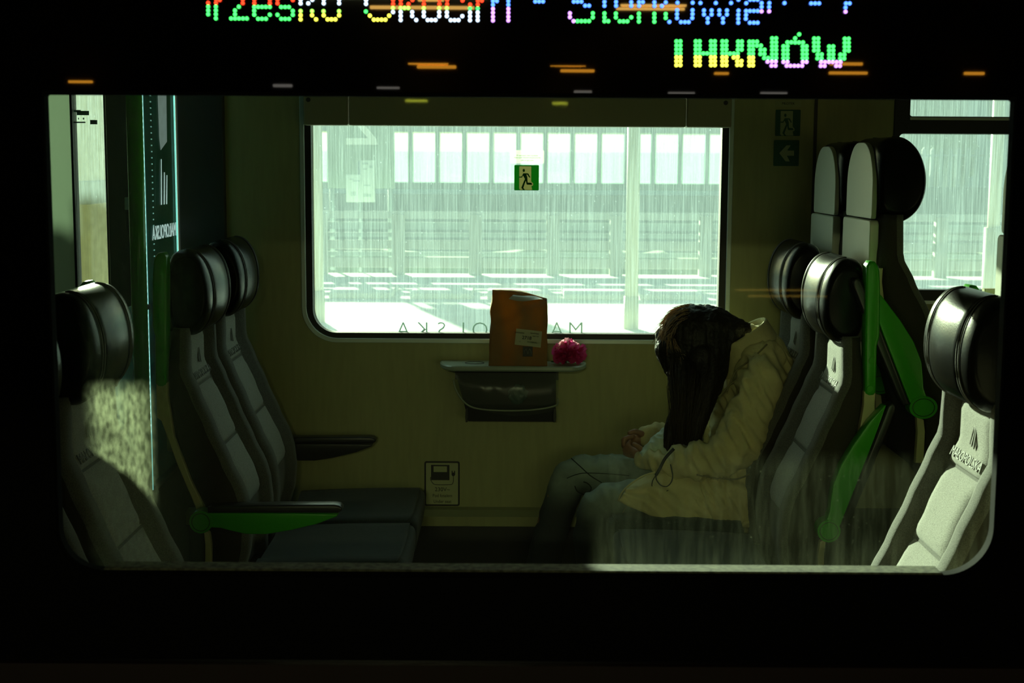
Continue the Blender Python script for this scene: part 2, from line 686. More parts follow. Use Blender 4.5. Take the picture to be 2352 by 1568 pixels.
# lower flank of the coach body, dark red
struct(obj('trim_1', abox(XL, XR, YG - .012, YG + .02, -.35, px_z(1528, YG - .01)), mat('dark_red_paint', (.010, .0012, .0008), .5)))

# ------------------------------------------------------------------ blind housing over window 1
bl = bpy.data.objects.new('trim_2', None)
COL.objects.link(bl)
struct(bl)
bt = YF - .07
zt, zb = px_z(222, bt), px_z(290, bt)
segs = [(697, 799), (801, 1576), (1578, 1681)]
for a, b in segs:
    bm = abox(px_x(a, 255, bt), px_x(b, 255, bt), bt, YF, zb, zt, bev=.005)
    obj('housing_section', bm, mat('blind_housing', (.38, .36, .22), .4), bl, smooth=False)
obj('housing_lip', abox(px_x(697, 255, bt), px_x(1681, 255, bt), bt - .006, YF, zt, zt + .012, bev=.003), mat('housing_lip', (.34, .36, .30), .4), bl)
for px, py in ((708, 229), (1667, 236)):
    p = P(px, py, bt)
    obj('screw', disc(bmesh.new(), (p.x, p.z), .008, bt - .002, bt + .01, 16), M_darkpanel, bl)

# heater cover under the window
ht = bpy.data.objects.new('baseboard_far', None)
COL.objects.link(ht)
struct(ht)
zl0, zl, zl2 = px_z(1164, YF), px_z(1171, YF - .05), px_z(1187, YF - .10)
obj('cover_ledge', loft([[(XL + 2.9, YF, zl0), (XL + 2.9, YF - .05, zl), (XL + 2.9, YF - .10, zl2), (XL + 2.9, YF, zl2)],
                         [(1.12, YF, zl0), (1.12, YF - .05, zl), (1.12, YF - .10, zl2), (1.12, YF, zl2)]]), mat('ledge_paint', (.38, .40, .24), .4), ht)
obj('cover_panel', abox(XL + 2.9, 1.12, YF - .085, YF, px_z(1212, YF - .1), zl2, bev=.003), M_lining, ht)
obj('heater_recess', abox(XL + 2.9, 1.12, YF - .04, YF - .001, -.09, px_z(1212, YF - .1)), M_seatbase, ht)

# joint strip in the lining at the right, and the dark pillar lining at the left
struct(obj('trim_3', abox(px_x(1866, 400, YF), px_x(1873, 400, YF), YF - .004, YF, .3, 2.25), M_darkpanel))
struct(obj('trim_4', abox(px_x(408, 400, YF - .03), px_x(515, 400, YF - .03), YF - .03, YF, -.09, 2.3, bev=.004), M_darkpanel))

# ------------------------------------------------------------------ step edge between floor levels
struct(obj('trim_5', abox(1.105, 1.125, YN, YF, .21, .255, bev=.003), mat('step_edge', (.05, .05, .045), .5)))

# ================================================================== SEATS
def lp(pts, Y, ox=-1.0):
    """photograph outline of the left aisle seat -> seat's own (x, z)"""
    return [(P(a, b, Y).x - ox, P(a, b, Y).z) for a, b in pts]


YA = 4.15
front_px = lp([(436, 770), (438, 850), (462, 903), (496, 979), (532, 1057), (563, 1119), (573, 1150), (580, 1209), (577, 1260), (566, 1300)], YA)
back_px = lp([(397, 770), (391, 850), (395, 903), (409, 993), (448, 1096), (477, 1153), (491, 1210), (497, 1260), (498, 1300)], YA)


def interp(tab, z):
    tab = sorted(tab, key=lambda q: q[1])
    if z <= tab[0][1]:
        return tab[0][0]
    for (x0, z0), (x1, z1) in zip(tab, tab[1:]):
        if z <= z1:
            t = (z - z0) / (z1 - z0)
            t = t * t * (3 - 2 * t) * .35 + t * .65
            return x0 + (x1 - x0) * t
    return tab[-1][0]


Z0B, Z1B = .26, 1.03


def build_backrest(parent):
    rings = []
    nz = 34
    W = .232
    for i in range(nz + 1):
        z = Z0B + (Z1B - Z0B) * i / nz
        xf, xb = interp(front_px, z), interp(back_px, z)
        wv = W * (1 - .10 * max(0, (z - .88) / .15))
        ring = []
        nf = 30
        for k in range(nf + 1):            # front, from -W to W
            y = -wv + 2 * wv * k / nf
            a = abs(y)
            edge = max(0, (a - (wv - .028)) / .028)
            x = xf - .022 * edge * edge
            if a < .135:
                x -= .034
            elif a < .160:
                t = (a - .135) / .025
                x -= .034 * (1 - t * t * (3 - 2 * t))
            ring.append((x, y, z))
        ring.append((xb + .012, wv, z))
        ring.append((xb, wv - .02, z))
        ring.append((xb, -wv + .02, z))
        ring.append((xb + .012, -wv, z))
        rings.append(ring)
    o = obj('backrest', loft(rings), [M_fabric, M_sidefab], parent, smooth=True)
    for p in o.data.polygons:
        if abs(p.normal.y) > .8 and abs(p.center.y) > .2 or p.normal.x < -.5:
            p.material_index = 1
    return o


def build_pad(parent, z0, z1):
    rows = []
    n, m2 = 12, 12
    for i in range(n + 1):
        z = z0 + (z1 - z0) * i / n
        e = min(i, n - i) / n
        row = []
        for k in range(m2 + 1):
            y = -.131 + .262 * k / m2
            ey = min(k, m2 - k) / m2
            puff = .016 * min(1, (e * 6) ** .5) * min(1, (ey * 6) ** .5)
            row.append((interp(front_px, z) - .034 + puff, y, z))
        row.append((interp(front_px, z) - .05, .131, z))
        row.append((interp(front_px, z) - .05, -.131, z))
        rows.append(row)
    return obj('back_pad', loft(rows), M_fabric2, parent, smooth=True)


head_px = lp([(391, 600), (398, 584), (412, 575), (430, 574), (446, 579), (460, 592), (472, 611), (481, 636), (486, 662), (487, 690),
              (484, 715), (476, 738), (463, 756), (447, 767), (430, 769), (414, 764), (400, 750), (393, 730), (390, 690), (389, 640)], 4.19)


def build_head(parent):
    cx = sum(p[0] for p in head_px) / len(head_px)
    cz = sum(p[1] for p in head_px) / len(head_px)
    # denser, smoothed outline
    pts = [Vector((p[0], 0, p[1])) for p in head_px]
    pts = pts + pts[:1]
    dense = smooth_path(pts, 3)[:-1]
    rings = []
    ys = [-.185, -.183, -.176, -.165, -.150, -.132, -.118, -.112, -.106, -.08, -.04, 0, .04, .08, .106, .112, .118, .132, .150, .165, .176, .183, .185]
    for y in ys:
        a = abs(y)
        s = 1.0
        if a > .132:
            t = (a - .132) / .053
            s = 1 - .30 * (1 - math.sqrt(max(0, 1 - t * t)))
        crease = .006 if abs(a - .112) < .003 else 0
        fwd = .010 * math.cos(min(a / .11, 1) * PI / 2)
        ring = []
        for p in dense:
            dx, dz = p.x - cx, p.z - cz
            k = max(0, dx) / .05
            ring.append((cx + dx * s + (fwd - crease) * min(1, k), y, cz + dz * (s if s < 1 else 1)))
        rings.append(ring)
    h = obj('headrest', loft(rings), M_leather, parent, smooth=True)
    for y in (-.119, -.105, .105, .119):
        pth = [(cx + (p.x - cx) * 1.0 + .002 * min(1, max(0, (p.x - cx) / .05)) + .010 * math.cos(min(abs(y) / .11, 1) * PI / 2) * min(1, max(0, (p.x - cx) / .05)), y, p.z + (.001 if p.z > cz else -.001))
               for p in dense if p.x > cx - .02]
        st = obj('seam', atube(pth, .0016, 5), M_thread, h, smooth=True)
    return h


M_MARK = [[(.0, .030), (.006, .036), (.016, .004), (.010, .0)],
          ]


def mark_mesh():
    """the operator's mark: three slanted strokes like an open M"""
    bm = bmesh.new()
    strokes = [[(-.020, -.030), (-.015, -.030), (-.004, .022), (-.008, .014)],
               [(-.009, -.026), (-.003, -.034), (.006, .010), (.003, .010)],
               [(-.004, .008), (.004, -.002), (.013, .046), (.010, .040)],
               [(.008, -.030), (.014, -.036), (.0125, .040), (.010, .030)]]
    for s in strokes:
        a = [bm.verts.new((p[0], p[1], 0)) for p in s]
        f = bm.faces.new(a)
        r = bmesh.ops.extrude_face_region(bm, geom=[f])
        bmesh.ops.translate(bm, vec=(0, 0, .0024), verts=[g for g in r['geom'] if isinstance(g, bmesh.types.BMVert)])
    bmesh.ops.recalc_face_normals(bm, faces=bm.faces)
    me = bpy.data.meshes.new('embossed_mark')
    bm.to_mesh(me)
    bm.free()
    return me


arm_piv = P(467, 1192, 4.08)
PIV = (arm_piv.x + 1.0, arm_piv.z)


def build_arm(parent, side, up, dark=False):
    """armrest turning about a round hub; side = -1 / +1 in the seat's own y"""
    y0 = side * .238
    y1 = side * .282
    lo, hi = min(y0, y1), max(y0, y1)
    root = obj('armrest', prism([(.018, -.022), (.03, -.017), (.055, -.018), (.085, -.026), (.13, -.036), (.19, -.036), (.26, -.024),
                                 (.34, -.004), (.395, .018), (.40, .024), (.30, .027), (.15, .027), (.03, .026), (.0, .024)], lo, hi, bev=.008),
               M_green if not dark else M_padblack, parent, smooth=True)
    if not dark:
        hub = obj('armrest_hub', disc(bmesh.new(), (0, 0), .0335, lo - .003, hi + .003, 40), M_green, root)
        ring = [((.026 * math.cos(a * PI / 20)), (lo - .004 if side < 0 else hi + .004), .026 * math.sin(a * PI / 20)) for a in range(41)]
        obj('hub_groove', atube(ring, .0009, 5), M_rubber, root)
    pad = prism([(.02, .028), (.30, .029), (.40, .029), (.411, .036), (.412, .044), (.404, .051), (.39, .054), (.20, .052), (.05, .048), (.02, .044)], lo - .004, hi + .004, bev=.006)
    obj('armrest_pad', pad, M_padblack, root, smooth=True)
    root.location = (PIV[0], 0, PIV[1])
    if up:
        root.rotation_euler = (0, -math.radians(up), 0)
    return root


handle_px = lp([(363, 600), (366, 588), (374, 578), (386, 577), (393, 588), (394, 620), (394, 740), (393, 876), (384, 881), (374, 880), (368, 873),
                (367, 790), (367, 768), (361, 745), (361, 640)], YA)
strip_up = lp([(369, 872), (395, 872), (395, 903), (409, 993), (448, 1096), (477, 1153), (482, 1170), (463, 1166), (448, 1130), (417, 1057), (381, 959), (371, 951)], YA)
strip_dn = lp([(476, 1205), (490, 1213), (494, 1240), (495, 1310), (480, 1310), (480, 1240)], YA)


def build_seat(label, aisle, arm_up, group, wall_arm=None):
    t = thing('coach_seat', label, 'seat', group=group)
    build_backrest(t)
    p1 = build_pad(t, .845, 1.0)
    build_pad(t, .665, .838)
    build_pad(t, .47, .658)
    # embossed mark and lettering on the upper pad
    z = .925
    sl = (interp(front_px, .96) - interp(front_px, .88)) / .08
    ang = math.atan(sl)
    base = Matrix.Translation((interp(front_px, z) - .0175, 0, z)) @ Matrix.Rotation(ang, 4, 'Y') @ Matrix.Rotation(PI / 2, 4, 'Z') @ Matrix.Rotation(PI / 2, 4, 'X')
    me = MARK.copy()
    me.transform(base @ Matrix.Translation((.01, .012, 0)))
    link('embossed_mark', me, M_logo, p1)
    me = WORD.copy()
    z = .862
    base = Matrix.Translation((interp(front_px, z) - .0185, 0, z)) @ Matrix.Rotation(math.atan((interp(front_px, .89) - interp(front_px, .845)) / .045), 4, 'Y') @ Matrix.Rotation(PI / 2, 4, 'Z') @ Matrix.Rotation(PI / 2, 4, 'X')
    me.transform(base @ Matrix.Translation((0, .012, 0)))
    link('lettering', me, M_logo, p1)
    build_head(t)
    # cushion
    cz = .345
    cx1 = P(953, 1250, 4.50).x + 1.0
    prof = [(.24, cz - .012), (.34, cz - .006), (.5, cz), (.66, cz + .002), (cx1 - .03, cz), (cx1 - .008, cz - .010), (cx1, cz - .03),
            (cx1 - .002, cz - .075), (cx1 - .012, cz - .125), (cx1 - .04, cz - .14), (.5, cz - .13), (.24, cz - .12)]
    rings = []
    dense = smooth_path([Vector((a, 0, b)) for a, b in prof] + [Vector((prof[0][0], 0, prof[0][1]))], 3)[:-1]
    ccx, ccz = .45, cz - .065
    for y in (-.232, -.230, -.222, -.205, -.17, -.13, 0, .13, .17, .205, .222, .230, .232):
        a = abs(y)
        s = 1.0
        if a > .205:
            tt = (a - .205) / .027
            s = 1 - .22 * (1 - math.sqrt(max(0, 1 - tt * tt)))
        dip = -.012 if a < .14 else 0
        rings.append([(ccx + (p.x - ccx) * (1 - (1 - s) * .25), y, ccz + (p.z - ccz) * s + (dip if p.z > ccz else 0)) for p in dense])
    obj('cushion', loft(rings), M_cushion, t, smooth=True)
    obj('seat_base', loft([[(.24, -.20, .215), (.60, -.20, .215), (.60, .20, .215), (.24, .20, .215)],
                           [(.28, -.06, .10), (.44, -.06, .10), (.44, .06, .10), (.28, .06, .10)],
                           [(.28, -.06, -.09), (.44, -.06, -.09), (.44, .06, -.09), (.28, .06, -.09)]]), M_seatbase, t)
    # pale shells at the back
    hx = min(p[0] for p in head_px)
    o = plate('head_shell', rrect(-.160, .160, 1.018, 1.240, (.01, .01, .13, .13)), [], 0, .008, M_shell, bev=.002)
    o.data.transform(Matrix.Translation((hx + .003, 0, 0)) @ Matrix.Rotation(PI / 2, 4, 'Z'))
    o.data.polygons.foreach_set('use_smooth', [False] * len(o.data.polygons))
    o.parent = t
    o = plate('back_shell', rrect(-.170, .170, .66, 1.008, (.012, .012, .012, .012)), [], 0, .014, M_shell, bev=.004)
    o.data.transform(Matrix.Translation((hx + .006, 0, 0)) @ Matrix.Rotation(PI / 2, 4, 'Z'))
    o.parent = t
    # side frame and handle on the aisle side
    ya, yb = sorted((aisle * .236, aisle * .212))
    obj('side_frame', prism(strip_up, ya, yb, bev=.003), M_frame, t)
    obj('side_frame', prism(strip_dn, ya, yb, bev=.003), M_frame, t)
    if HANDLE[0]:
        ya2, yb2 = sorted((aisle * .240, aisle * .186))
        h = obj('grab_handle', prism(handle_px, ya2, yb2, bev=.008), M_green, t, smooth=True)
        for a, b in ((380, 801), (383, 864)):
            (x, z), = lp([(a, b)], YA)
            s0 = aisle * .2405
            s1 = aisle * .2440
            obj('screw', disc(bmesh.new(), (x, z), .0085, min(s0, s1), max(s0, s1), 20), M_green, h)
    build_arm(t, aisle, arm_up)
    if wall_arm:
        build_arm(t, -aisle, 0, dark=True)
    return t


MARK = mark_mesh()
WORD = text_mesh('MAŁOPOLSKA', .034, .0011)
HANDLE = [True]


def place(t, x, y, z, rot):
    t.location = (x, y, z)
    t.rotation_euler = (0, 0, rot)


G = 'grey coach seats with black headrests'
PAIRY = dict(A=4.38, B=4.87, C=3.28, D=2.79)
# left group, facing right
s = build_seat('grey seat facing right with green handle and lowered green armrest on the aisle', -1, 0, G)
place(s, -1.0, 4.33, 0, 0)
HANDLE[0] = False
s = build_seat('grey seat beside the far wall behind the green handled seat on the left', -1, 109, G, wall_arm=True)
place(s, -1.0, 4.84, 0, 0)
HANDLE[0] = True
s = build_seat('grey seat facing right nearest the near glass at left with embossed mark on its back', 1, 0, G)
place(s, -1.028, 3.27, -.03, 0)
HANDLE[0] = False
s = build_seat('seat at the extreme left edge mostly hidden by the window frame', 1, 109, G)
place(s, -1.03, 2.72, -.03, 0)
# right group, facing left
HANDLE[0] = True
s = build_seat('grey seat facing left with sunlit embossed mark and raised green armrest', 1, 109, G)
place(s, 1.02, 4.315, -.012, PI)
HANDLE[0] = False
s = build_seat('grey seat facing left by the far wall that carries the bowed passenger', 1, 109, G, wall_arm=True)
place(s, 1.01, 4.86, 0, PI)
HANDLE[0] = True
s = build_seat('brightly sunlit grey seat facing left at the lower right corner of the window', -1, 109, G)
place(s, 1.085, 3.185, -.02, PI)
# raised group at right, facing right
G2 = 'pale shelled seats on the raised floor'
HANDLE[0] = False
s = build_seat('raised seat facing away with sunlit pale shell and black round headrest', -1, 109, G2)
place(s, 1.085, 4.38, .342, 0)
s.scale = (1.22, 1, 1)
s = build_seat('raised seat facing away with shadowed pale shell beside the far wall', -1, 109, G2)
place(s, 1.085, 4.87, .335, 0)
s.scale = (1.22, 1, 1)
s = build_seat('raised seat facing away, only its pale shell edge showing at the right edge', 1, 109, G2)
place(s, 1.20, 3.28, .34, 0)

# ================================================================== PARTITION, POLE, LED EDGES (left)
XP = px_x(404, 400, YF - .03)
glass_y0 = XP / ((338 - 1176) / F) * .985
part_t = thing('glass_partition', 'etched glass partition with lit edges behind the left seats', 'partition')
M_pglass = glass_mat('partition_glass', (.55, .85, .85), (.30, .60, .60), .22, .15, .0, streak_scale=(6, 6, 2), refl=.10)
M_led = mat('white_light_strip', (.8, .9, .9), .5, emit=(.25, .80, .75), power=.55)
M_ledw = mat('warm_light_strip', (.8, .9, .9), .5, emit=(.80, 1.0, .85), power=1.1)
M_leddot = mat('bright_diode', (.9, 1, 1), .5, emit=(.75, 1.0, .98), power=4.0)
yn, yf = 4.68, YF - .035
pg = abox(XP - .004, XP + .004, yn, yf, .42, 2.25)
obj('glass_panel', pg, M_pglass, part_t)
obj('lower_panel', abox(XP - .02, XP + .02, yn, yf, -.09, .42), M_darkpanel, part_t)
obj('edge_strip', abox(XP - .007, XP + .008, yn - .008, yn, .42, 2.25), M_led, part_t)
obj('edge_strip', abox(XP - .002, XP + .004, yf, yf + .003, 1.02, 2.25), M_ledw, part_t)
dd = bmesh.new()
for i in range(80):
    z = .62 + i * .0205
    bmesh.ops.create_icosphere(dd, subdivisions=1, radius=.0065, matrix=Matrix.Translation((XP + .001, yn - .010, z)))
o = obj('diodes', dd, M_leddot, part_t)
o['kind'] = 'stuff'
tk = bmesh.new()  # glowing dashes that paint the diodes' reflection in the pane
for i in range(60):
    z = .95 + i * .0205
    box(tk, XP + .005, XP + .0065, 4.775, 4.787, z, z + .004)
o = obj('bead_reflections', tk, mat('bead_reflection', (.4, .6, .6), .6, emit=(.25, .55, .50), power=.5), part_t)
o['kind'] = 'stuff'
# etched mirrored mark and word, lit from the edges
M_etch = mat('lit_etching', (.7, .8, .8), .5, emit=(.45, .62, .60), power=.8)
me = text_mesh('MAŁOPOLSKA', .068, .0008)
zt_ = P(375, 525, 4.95).z - .01
base = Matrix.Translation((XP + .006, 4.93, zt_)) @ Matrix.Rotation(-PI / 2, 4, 'Z') @ Matrix.Rotation(PI / 2, 4, 'X') @ Matrix.Diagonal((.78, 1, 1, 1))
me.transform(base)
# seen through the pane from the back: reads mirrored
ys = [v.co.y for v in me.vertices]
link('lettering', me, M_etch, part_t)
for (y0, z0, dy, h) in ((4.885, P(375, 470, 4.9).z, .012, .155), (4.925, P(375, 470, 4.9).z, .012, .110), (4.960, P(375, 470, 4.9).z, .012, .10)):
    bm = bmesh.new()
    v = [bm.verts.new((XP + .006, y0, z0)), bm.verts.new((XP + .006, y0 + dy, z0)), bm.verts.new((XP + .006, y0 + dy + .012, z0 + h)), bm.verts.new((XP + .006, y0 + dy + .004, z0 + h))]
    f = bm.faces.new(v)
    r = bmesh.ops.extrude_face_region(bm, geom=[f])
    bmesh.ops.translate(bm, vec=(.001, 0, 0), verts=[g for g in r['geom'] if isinstance(g, bmesh.types.BMVert)])
    obj('mark_stroke', bm, M_etch, part_t)
bm = bmesh.new()
z0, z1 = P(370, 345, 4.95).z, 1.95
v = [bm.verts.new((XP + .006, 4.90, z0)), bm.verts.new((XP + .006, 4.99, z0 + .03)), bm.verts.new((XP + .006, 5.01, z1)), bm.verts.new((XP + .006, 4.87, z1)), bm.verts.new((XP + .006, 4.885, z0 + .04))]
f = bm.faces.new(v)
r = bmesh.ops.extrude_face_region(bm, geom=[f])
bmesh.ops.translate(bm, vec=(.001, 0, 0), verts=[g for g in r['geom'] if isinstance(g, bmesh.types.BMVert)])
obj('etched_figure', bm, mat('faint_etching', (.5, .6, .6), .6, emit=(.30, .40, .38), power=.35), part_t)

pole = thing('grab_pole', 'green floor to ceiling grab pole beside the lit partition', 'pole')
pxp = P(315, 500, 4.56)
obj('pole_tube', atube([(pxp.x, 4.56, -.09), (pxp.x, 4.56, 2.3)], .0255, 20), M_greenpole, pole, smooth=True)
obj('pole_bracket', atube([(pxp.x + .01, 4.56, px_z(716, 4.56)), (XP, 4.70, px_z(708, 4.7))], .010, 10), M_rubber, pole, smooth=True)
obj('floor_flange', atube([(pxp.x, 4.56, -.09), (pxp.x, 4.56, -.07)], .045, 20), M_metal, pole, smooth=True)
# dark pillar behind the pole and the little call box on it
struct(obj('trim_6', abox(px_x(249, 500, YF - .05), px_x(300, 500, YF - .05), YF - .05, YF, -.09, 2.3, bev=.004), M_darkpanel))
cb = abox(px_x(287, 470, YF - .06), px_x(300, 470, YF - .06), YF - .068, YF - .05, px_z(487, YF - .06), px_z(458, YF - .06), bev=.003)
tag(obj('call_box', cb, mat('call_box_cream', (.45, .42, .30), .5)), 'small cream box on the dark pillar left of the green pole', 'box')
# pale standing panel low behind the left seats, crossed by two dark bars
pn = thing('draught_screen', 'pale frosted screen with dark diagonal bars low behind the left seats', 'screen')
xs = XP - .10
obj('screen_pane', abox(xs - .004, xs + .004, 4.55, YF, .30, 1.02), mat('frosted_pane', (.30, .42, .38), .5, emit=(.0, .0, .0), power=0, noise_amt=.2, noise_scale=8), pn)
for z0 in (.88, .66):
    obj('diagonal_bar', loft([[(xs + .006, 4.62, z0 - .10), (xs + .012, 4.62, z0 - .10), (xs + .012, 4.62, z0 - .07), (xs + .006, 4.62, z0 - .07)],
                              [(xs + .006, 5.12, z0 + .10), (xs + .012, 5.12, z0 + .10), (xs + .012, 5.12, z0 + .13), (xs + .006, 5.12, z0 + .13)]]), M_darkpanel, pn)

# ================================================================== TABLE, BIN
table = thing('window_table', 'small round ended shelf table below the window with lit left edge', 'table')
tz = px_z(836, YF - .1)
ty0 = YF - .155
txl, txr = px_x(1012, 836, YF), px_x(1345, 836, YF)
prof = []
def tab_outline(inset, z):
    pts = []
    a, b = txl + inset, txr - inset
    r = .10
    front = ty0 + inset
    pts.append((a, YF, z))
    for k in range(9):
        t = k / 8 * PI / 2
        pts.append((a + .055 - .055 * math.cos(t), YF - .03 - (YF - .03 - front) * math.sin(t), z))
    for k in range(9):
        t = (8 - k) / 8 * PI / 2
        pts.append((b - .055 + .055 * math.cos(t), YF - .03 - (YF - .03 - front) * math.sin(t), z))
    pts.append((b, YF, z))
    return pts
obj('table_top', loft([tab_outline(.006, tz - .020), tab_outline(0, tz - .014), tab_outline(0, tz - .004), tab_outline(.004, tz)]),
    mat('table_laminate', (.34, .40, .34), .25), table, smooth=False)
ringp = [(px_x(1090, 838, YF - .08) + .034 * math.cos(a * PI / 16), YF - .075 + .030 * math.sin(a * PI / 16), tz + .0005) for a in range(33)]
obj('cup_ring', atube(ringp, .0015, 5), M_darkpanel, table)
obj('table_bracket', abox(px_x(1045, 870, YF - .05), px_x(1283, 870, YF - .05), YF - .04, YF, px_z(868, YF), tz - .02), M_darkpanel, table)

bn = thing('waste_bin', 'black waste bin under the table with a clear plastic liner', 'bin')
y_b = YF - .11
bx0, bx1 = px_x(1046, 900, y_b), px_x(1277, 900, y_b)
obj('bin_body', loft([[(px_x(1075, 970, y_b), y_b + .02, px_z(970, y_b)), (px_x(1273, 970, y_b), y_b + .02, px_z(970, y_b)), (px_x(1273, 970, y_b), YF, px_z(970, y_b)), (px_x(1075, 970, y_b), YF, px_z(970, y_b))],
                      [(px_x(1066, 930, y_b), y_b + .01, px_z(930, y_b)), (px_x(1277, 930, y_b), y_b + .01, px_z(930, y_b)), (px_x(1277, 930, y_b), YF, px_z(930, y_b)), (px_x(1066, 930, y_b), YF, px_z(930, y_b))],
                      [(bx0, y_b + .005, px_z(856, y_b)), (bx1, y_b + .005, px_z(856, y_b)), (bx1, YF, px_z(856, y_b)), (bx0, YF, px_z(856, y_b))]]),
    mat('bin_black', (.008, .008, .008), .5), bn)
for px in (1072, 1274):
    p = P(px, 958, y_b)
    obj('bin_clip', prism([(p.x - .004, p.z - .02), (p.x + .003, p.z - .018), (p.x + .006, p.z), (p.x + .004, p.z + .03), (p.x - .004, p.z + .03), (p.x - .006, p.z)], y_b + .005, y_b + .03, bev=.001), M_rubber, bn)


def film_mat():
    m = bpy.data.materials.new('clear_film')
    m.use_nodes = True
    t = m.node_tree
    for n in list(t.nodes):
        t.nodes.remove(n)
    o = t.nodes.new('ShaderNodeOutputMaterial')
    tr = t.nodes.new('ShaderNodeBsdfTransparent')
    tr.inputs[0].default_value = (.95, .98, .95, 1)
    g = t.nodes.new('ShaderNodeBsdfGlossy')
    g.inputs['Roughness'].default_value = .25
    d = t.nodes.new('ShaderNodeBsdfDiffuse')
    d.inputs[0].default_value = (.6, .68, .58, 1)
    fr = t.nodes.new('ShaderNodeLayerWeight')
    fr.inputs[0].default_value = .35
    a = t.nodes.new('ShaderNodeMixShader')
    a.inputs[0].default_value = .5
    b = t.nodes.new('ShaderNodeMixShader')
    t.links.new(g.outputs[0], a.inputs[1])
    t.links.new(d.outputs[0], a.inputs[2])
    mr = t.nodes.new('ShaderNodeMapRange')
    mr.inputs['To Min'].default_value = .06
    mr.inputs['To Max'].default_value = .32
    t.links.new(fr.outputs['Facing'], mr.inputs[0])
    t.links.new(mr.outputs[0], b.inputs[0])
    t.links.new(tr.outputs[0], b.inputs[1])
    t.links.new(a.outputs[0], b.inputs[2])
    t.links.new(b.outputs[0], o.inputs[0])
    return m


M_film = film_mat()
rows = []
lx0 = [(1040, 1282), (1038, 1283), (1048, 1283), (1062, 1281), (1078, 1278), (1110, 1272)]
for i, (py, bulge) in enumerate(((860, .0), (876, .02), (896, .028), (915, .026), (932, .016), (943, .0))):
    a, b = lx0[i]
    row = []
    for k in range(25):
        t = k / 24
        px = a + (b - a) * t
        sag = 0 if i < 3 else (12 * math.sin(t * PI) if i >= 4 else 5 * math.sin(t * PI))
        yy = y_b - bulge * math.sin(min(1, max(0, t)) * PI) ** .4 + .006 * noise.noise(Vector((px * .06, py * .08, 3)))
        row.append(P(px, py + sag, yy))
    rows.append(row)
lin = obj('bin_liner', loft(rows, cap=False, closed=False), M_film, bn, smooth=True)
obj('liner_rim', atube(smooth_path([P(a, b, y_b - .02) for a, b in ((1042, 872), (1046, 892), (1060, 916), (1082, 934), (1120, 941), (1180, 943), (1240, 939), (1278, 930), (1281, 915))], 4), .0035, 6), mat('liner_edge', (.30, .34, .26), .4), bn, smooth=True)

# crumpled wrapper glimpsed inside the liner
wr = bmesh.new()
p = P(1190, 905, y_b - .004)
bmesh.ops.create_icosphere(wr, subdivisions=3, radius=.034, matrix=Matrix.Translation(p))
for v in wr.verts:
    d = v.co - p
    v.co = p + Vector((d.x * 1.0, d.y * .35, d.z * 1.0)) * (1 + .35 * noise.noise(d * 60))
tag(obj('crumpled_wrapper', wr, mat('wrapper_teal', (.06, .10, .10), .4)), 'crumpled dark teal wrapper inside the clear bin liner', 'wrapper')

# ================================================================== PAPER BAG
bag = thing('paper_bag', 'brown takeaway paper bag standing on the table with top folded', 'bag')


def bag_mat():
    m = bpy.data.materials.new('brown_paper')
    m.use_nodes = True
    t = m.node_tree
    b = t.nodes['Principled BSDF']
    tc = t.nodes.new('ShaderNodeTexCoord')
    nz = t.nodes.new('ShaderNodeTexNoise')
    nz.inputs['Scale'].default_value = 9
    nz.inputs['Detail'].default_value = 6
    t.links.new(tc.outputs['Object'], nz.inputs[0])
    rp = t.nodes.new('ShaderNodeValToRGB')
    rp.color_ramp.elements[0].color = (.19, .125, .055, 1)
    rp.color_ramp.elements[1].color = (.31, .20, .09, 1)
    t.links.new(nz.outputs[0], rp.inputs[0])
    t.links.new(rp.outputs[0], b.inputs['Base Color'])
    b.inputs['Roughness'].default_value = .8
    tr = t.nodes.new('ShaderNodeBsdfTranslucent')
    tr.inputs[0].default_value = (.38, .185, .014, 1)
    mx = t.nodes.new('ShaderNodeMixShader')
    mp = t.nodes.new('ShaderNodeMapping')
    mp.inputs['Scale'].default_value = (1.0, 1.0, .28)
    t.links.new(tc.outputs['Object'], mp.inputs[0])
    n3 = t.nodes.new('ShaderNodeTexNoise')
    n3.inputs['Scale'].default_value = 17
    n3.inputs['Detail'].default_value = 5
    t.links.new(mp.outputs[0], n3.inputs[0])
    m3 = t.nodes.new('ShaderNodeMapRange')
    m3.inputs['From Min'].default_value = .40
    m3.inputs['From Max'].default_value = .66
    m3.inputs['To Min'].default_value = .14
    m3.inputs['To Max'].default_value = .48
    t.links.new(n3.outputs[0], m3.inputs[0])
    t.links.new(m3.outputs[0], mx.inputs[0])
    bp = t.nodes.new('ShaderNodeBump')
    bp.inputs['Strength'].default_value = .4
    bp.inputs['Distance'].default_value = .01
    n2 = t.nodes.new('ShaderNodeTexNoise')
    n2.inputs['Scale'].default_value = 22
    t.links.new(tc.outputs['Object'], n2.inputs[0])
    t.links.new(n2.outputs[0], bp.inputs['Height'])
    t.links.new(bp.outputs[0], b.inputs['Normal'])
    o = t.nodes['Material Output']
    t.links.new(b.outputs[0], mx.inputs[1])
    t.links.new(tr.outputs[0], mx.inputs[2])
    t.links.new(mx.outputs[0], o.inputs[0])
    return m


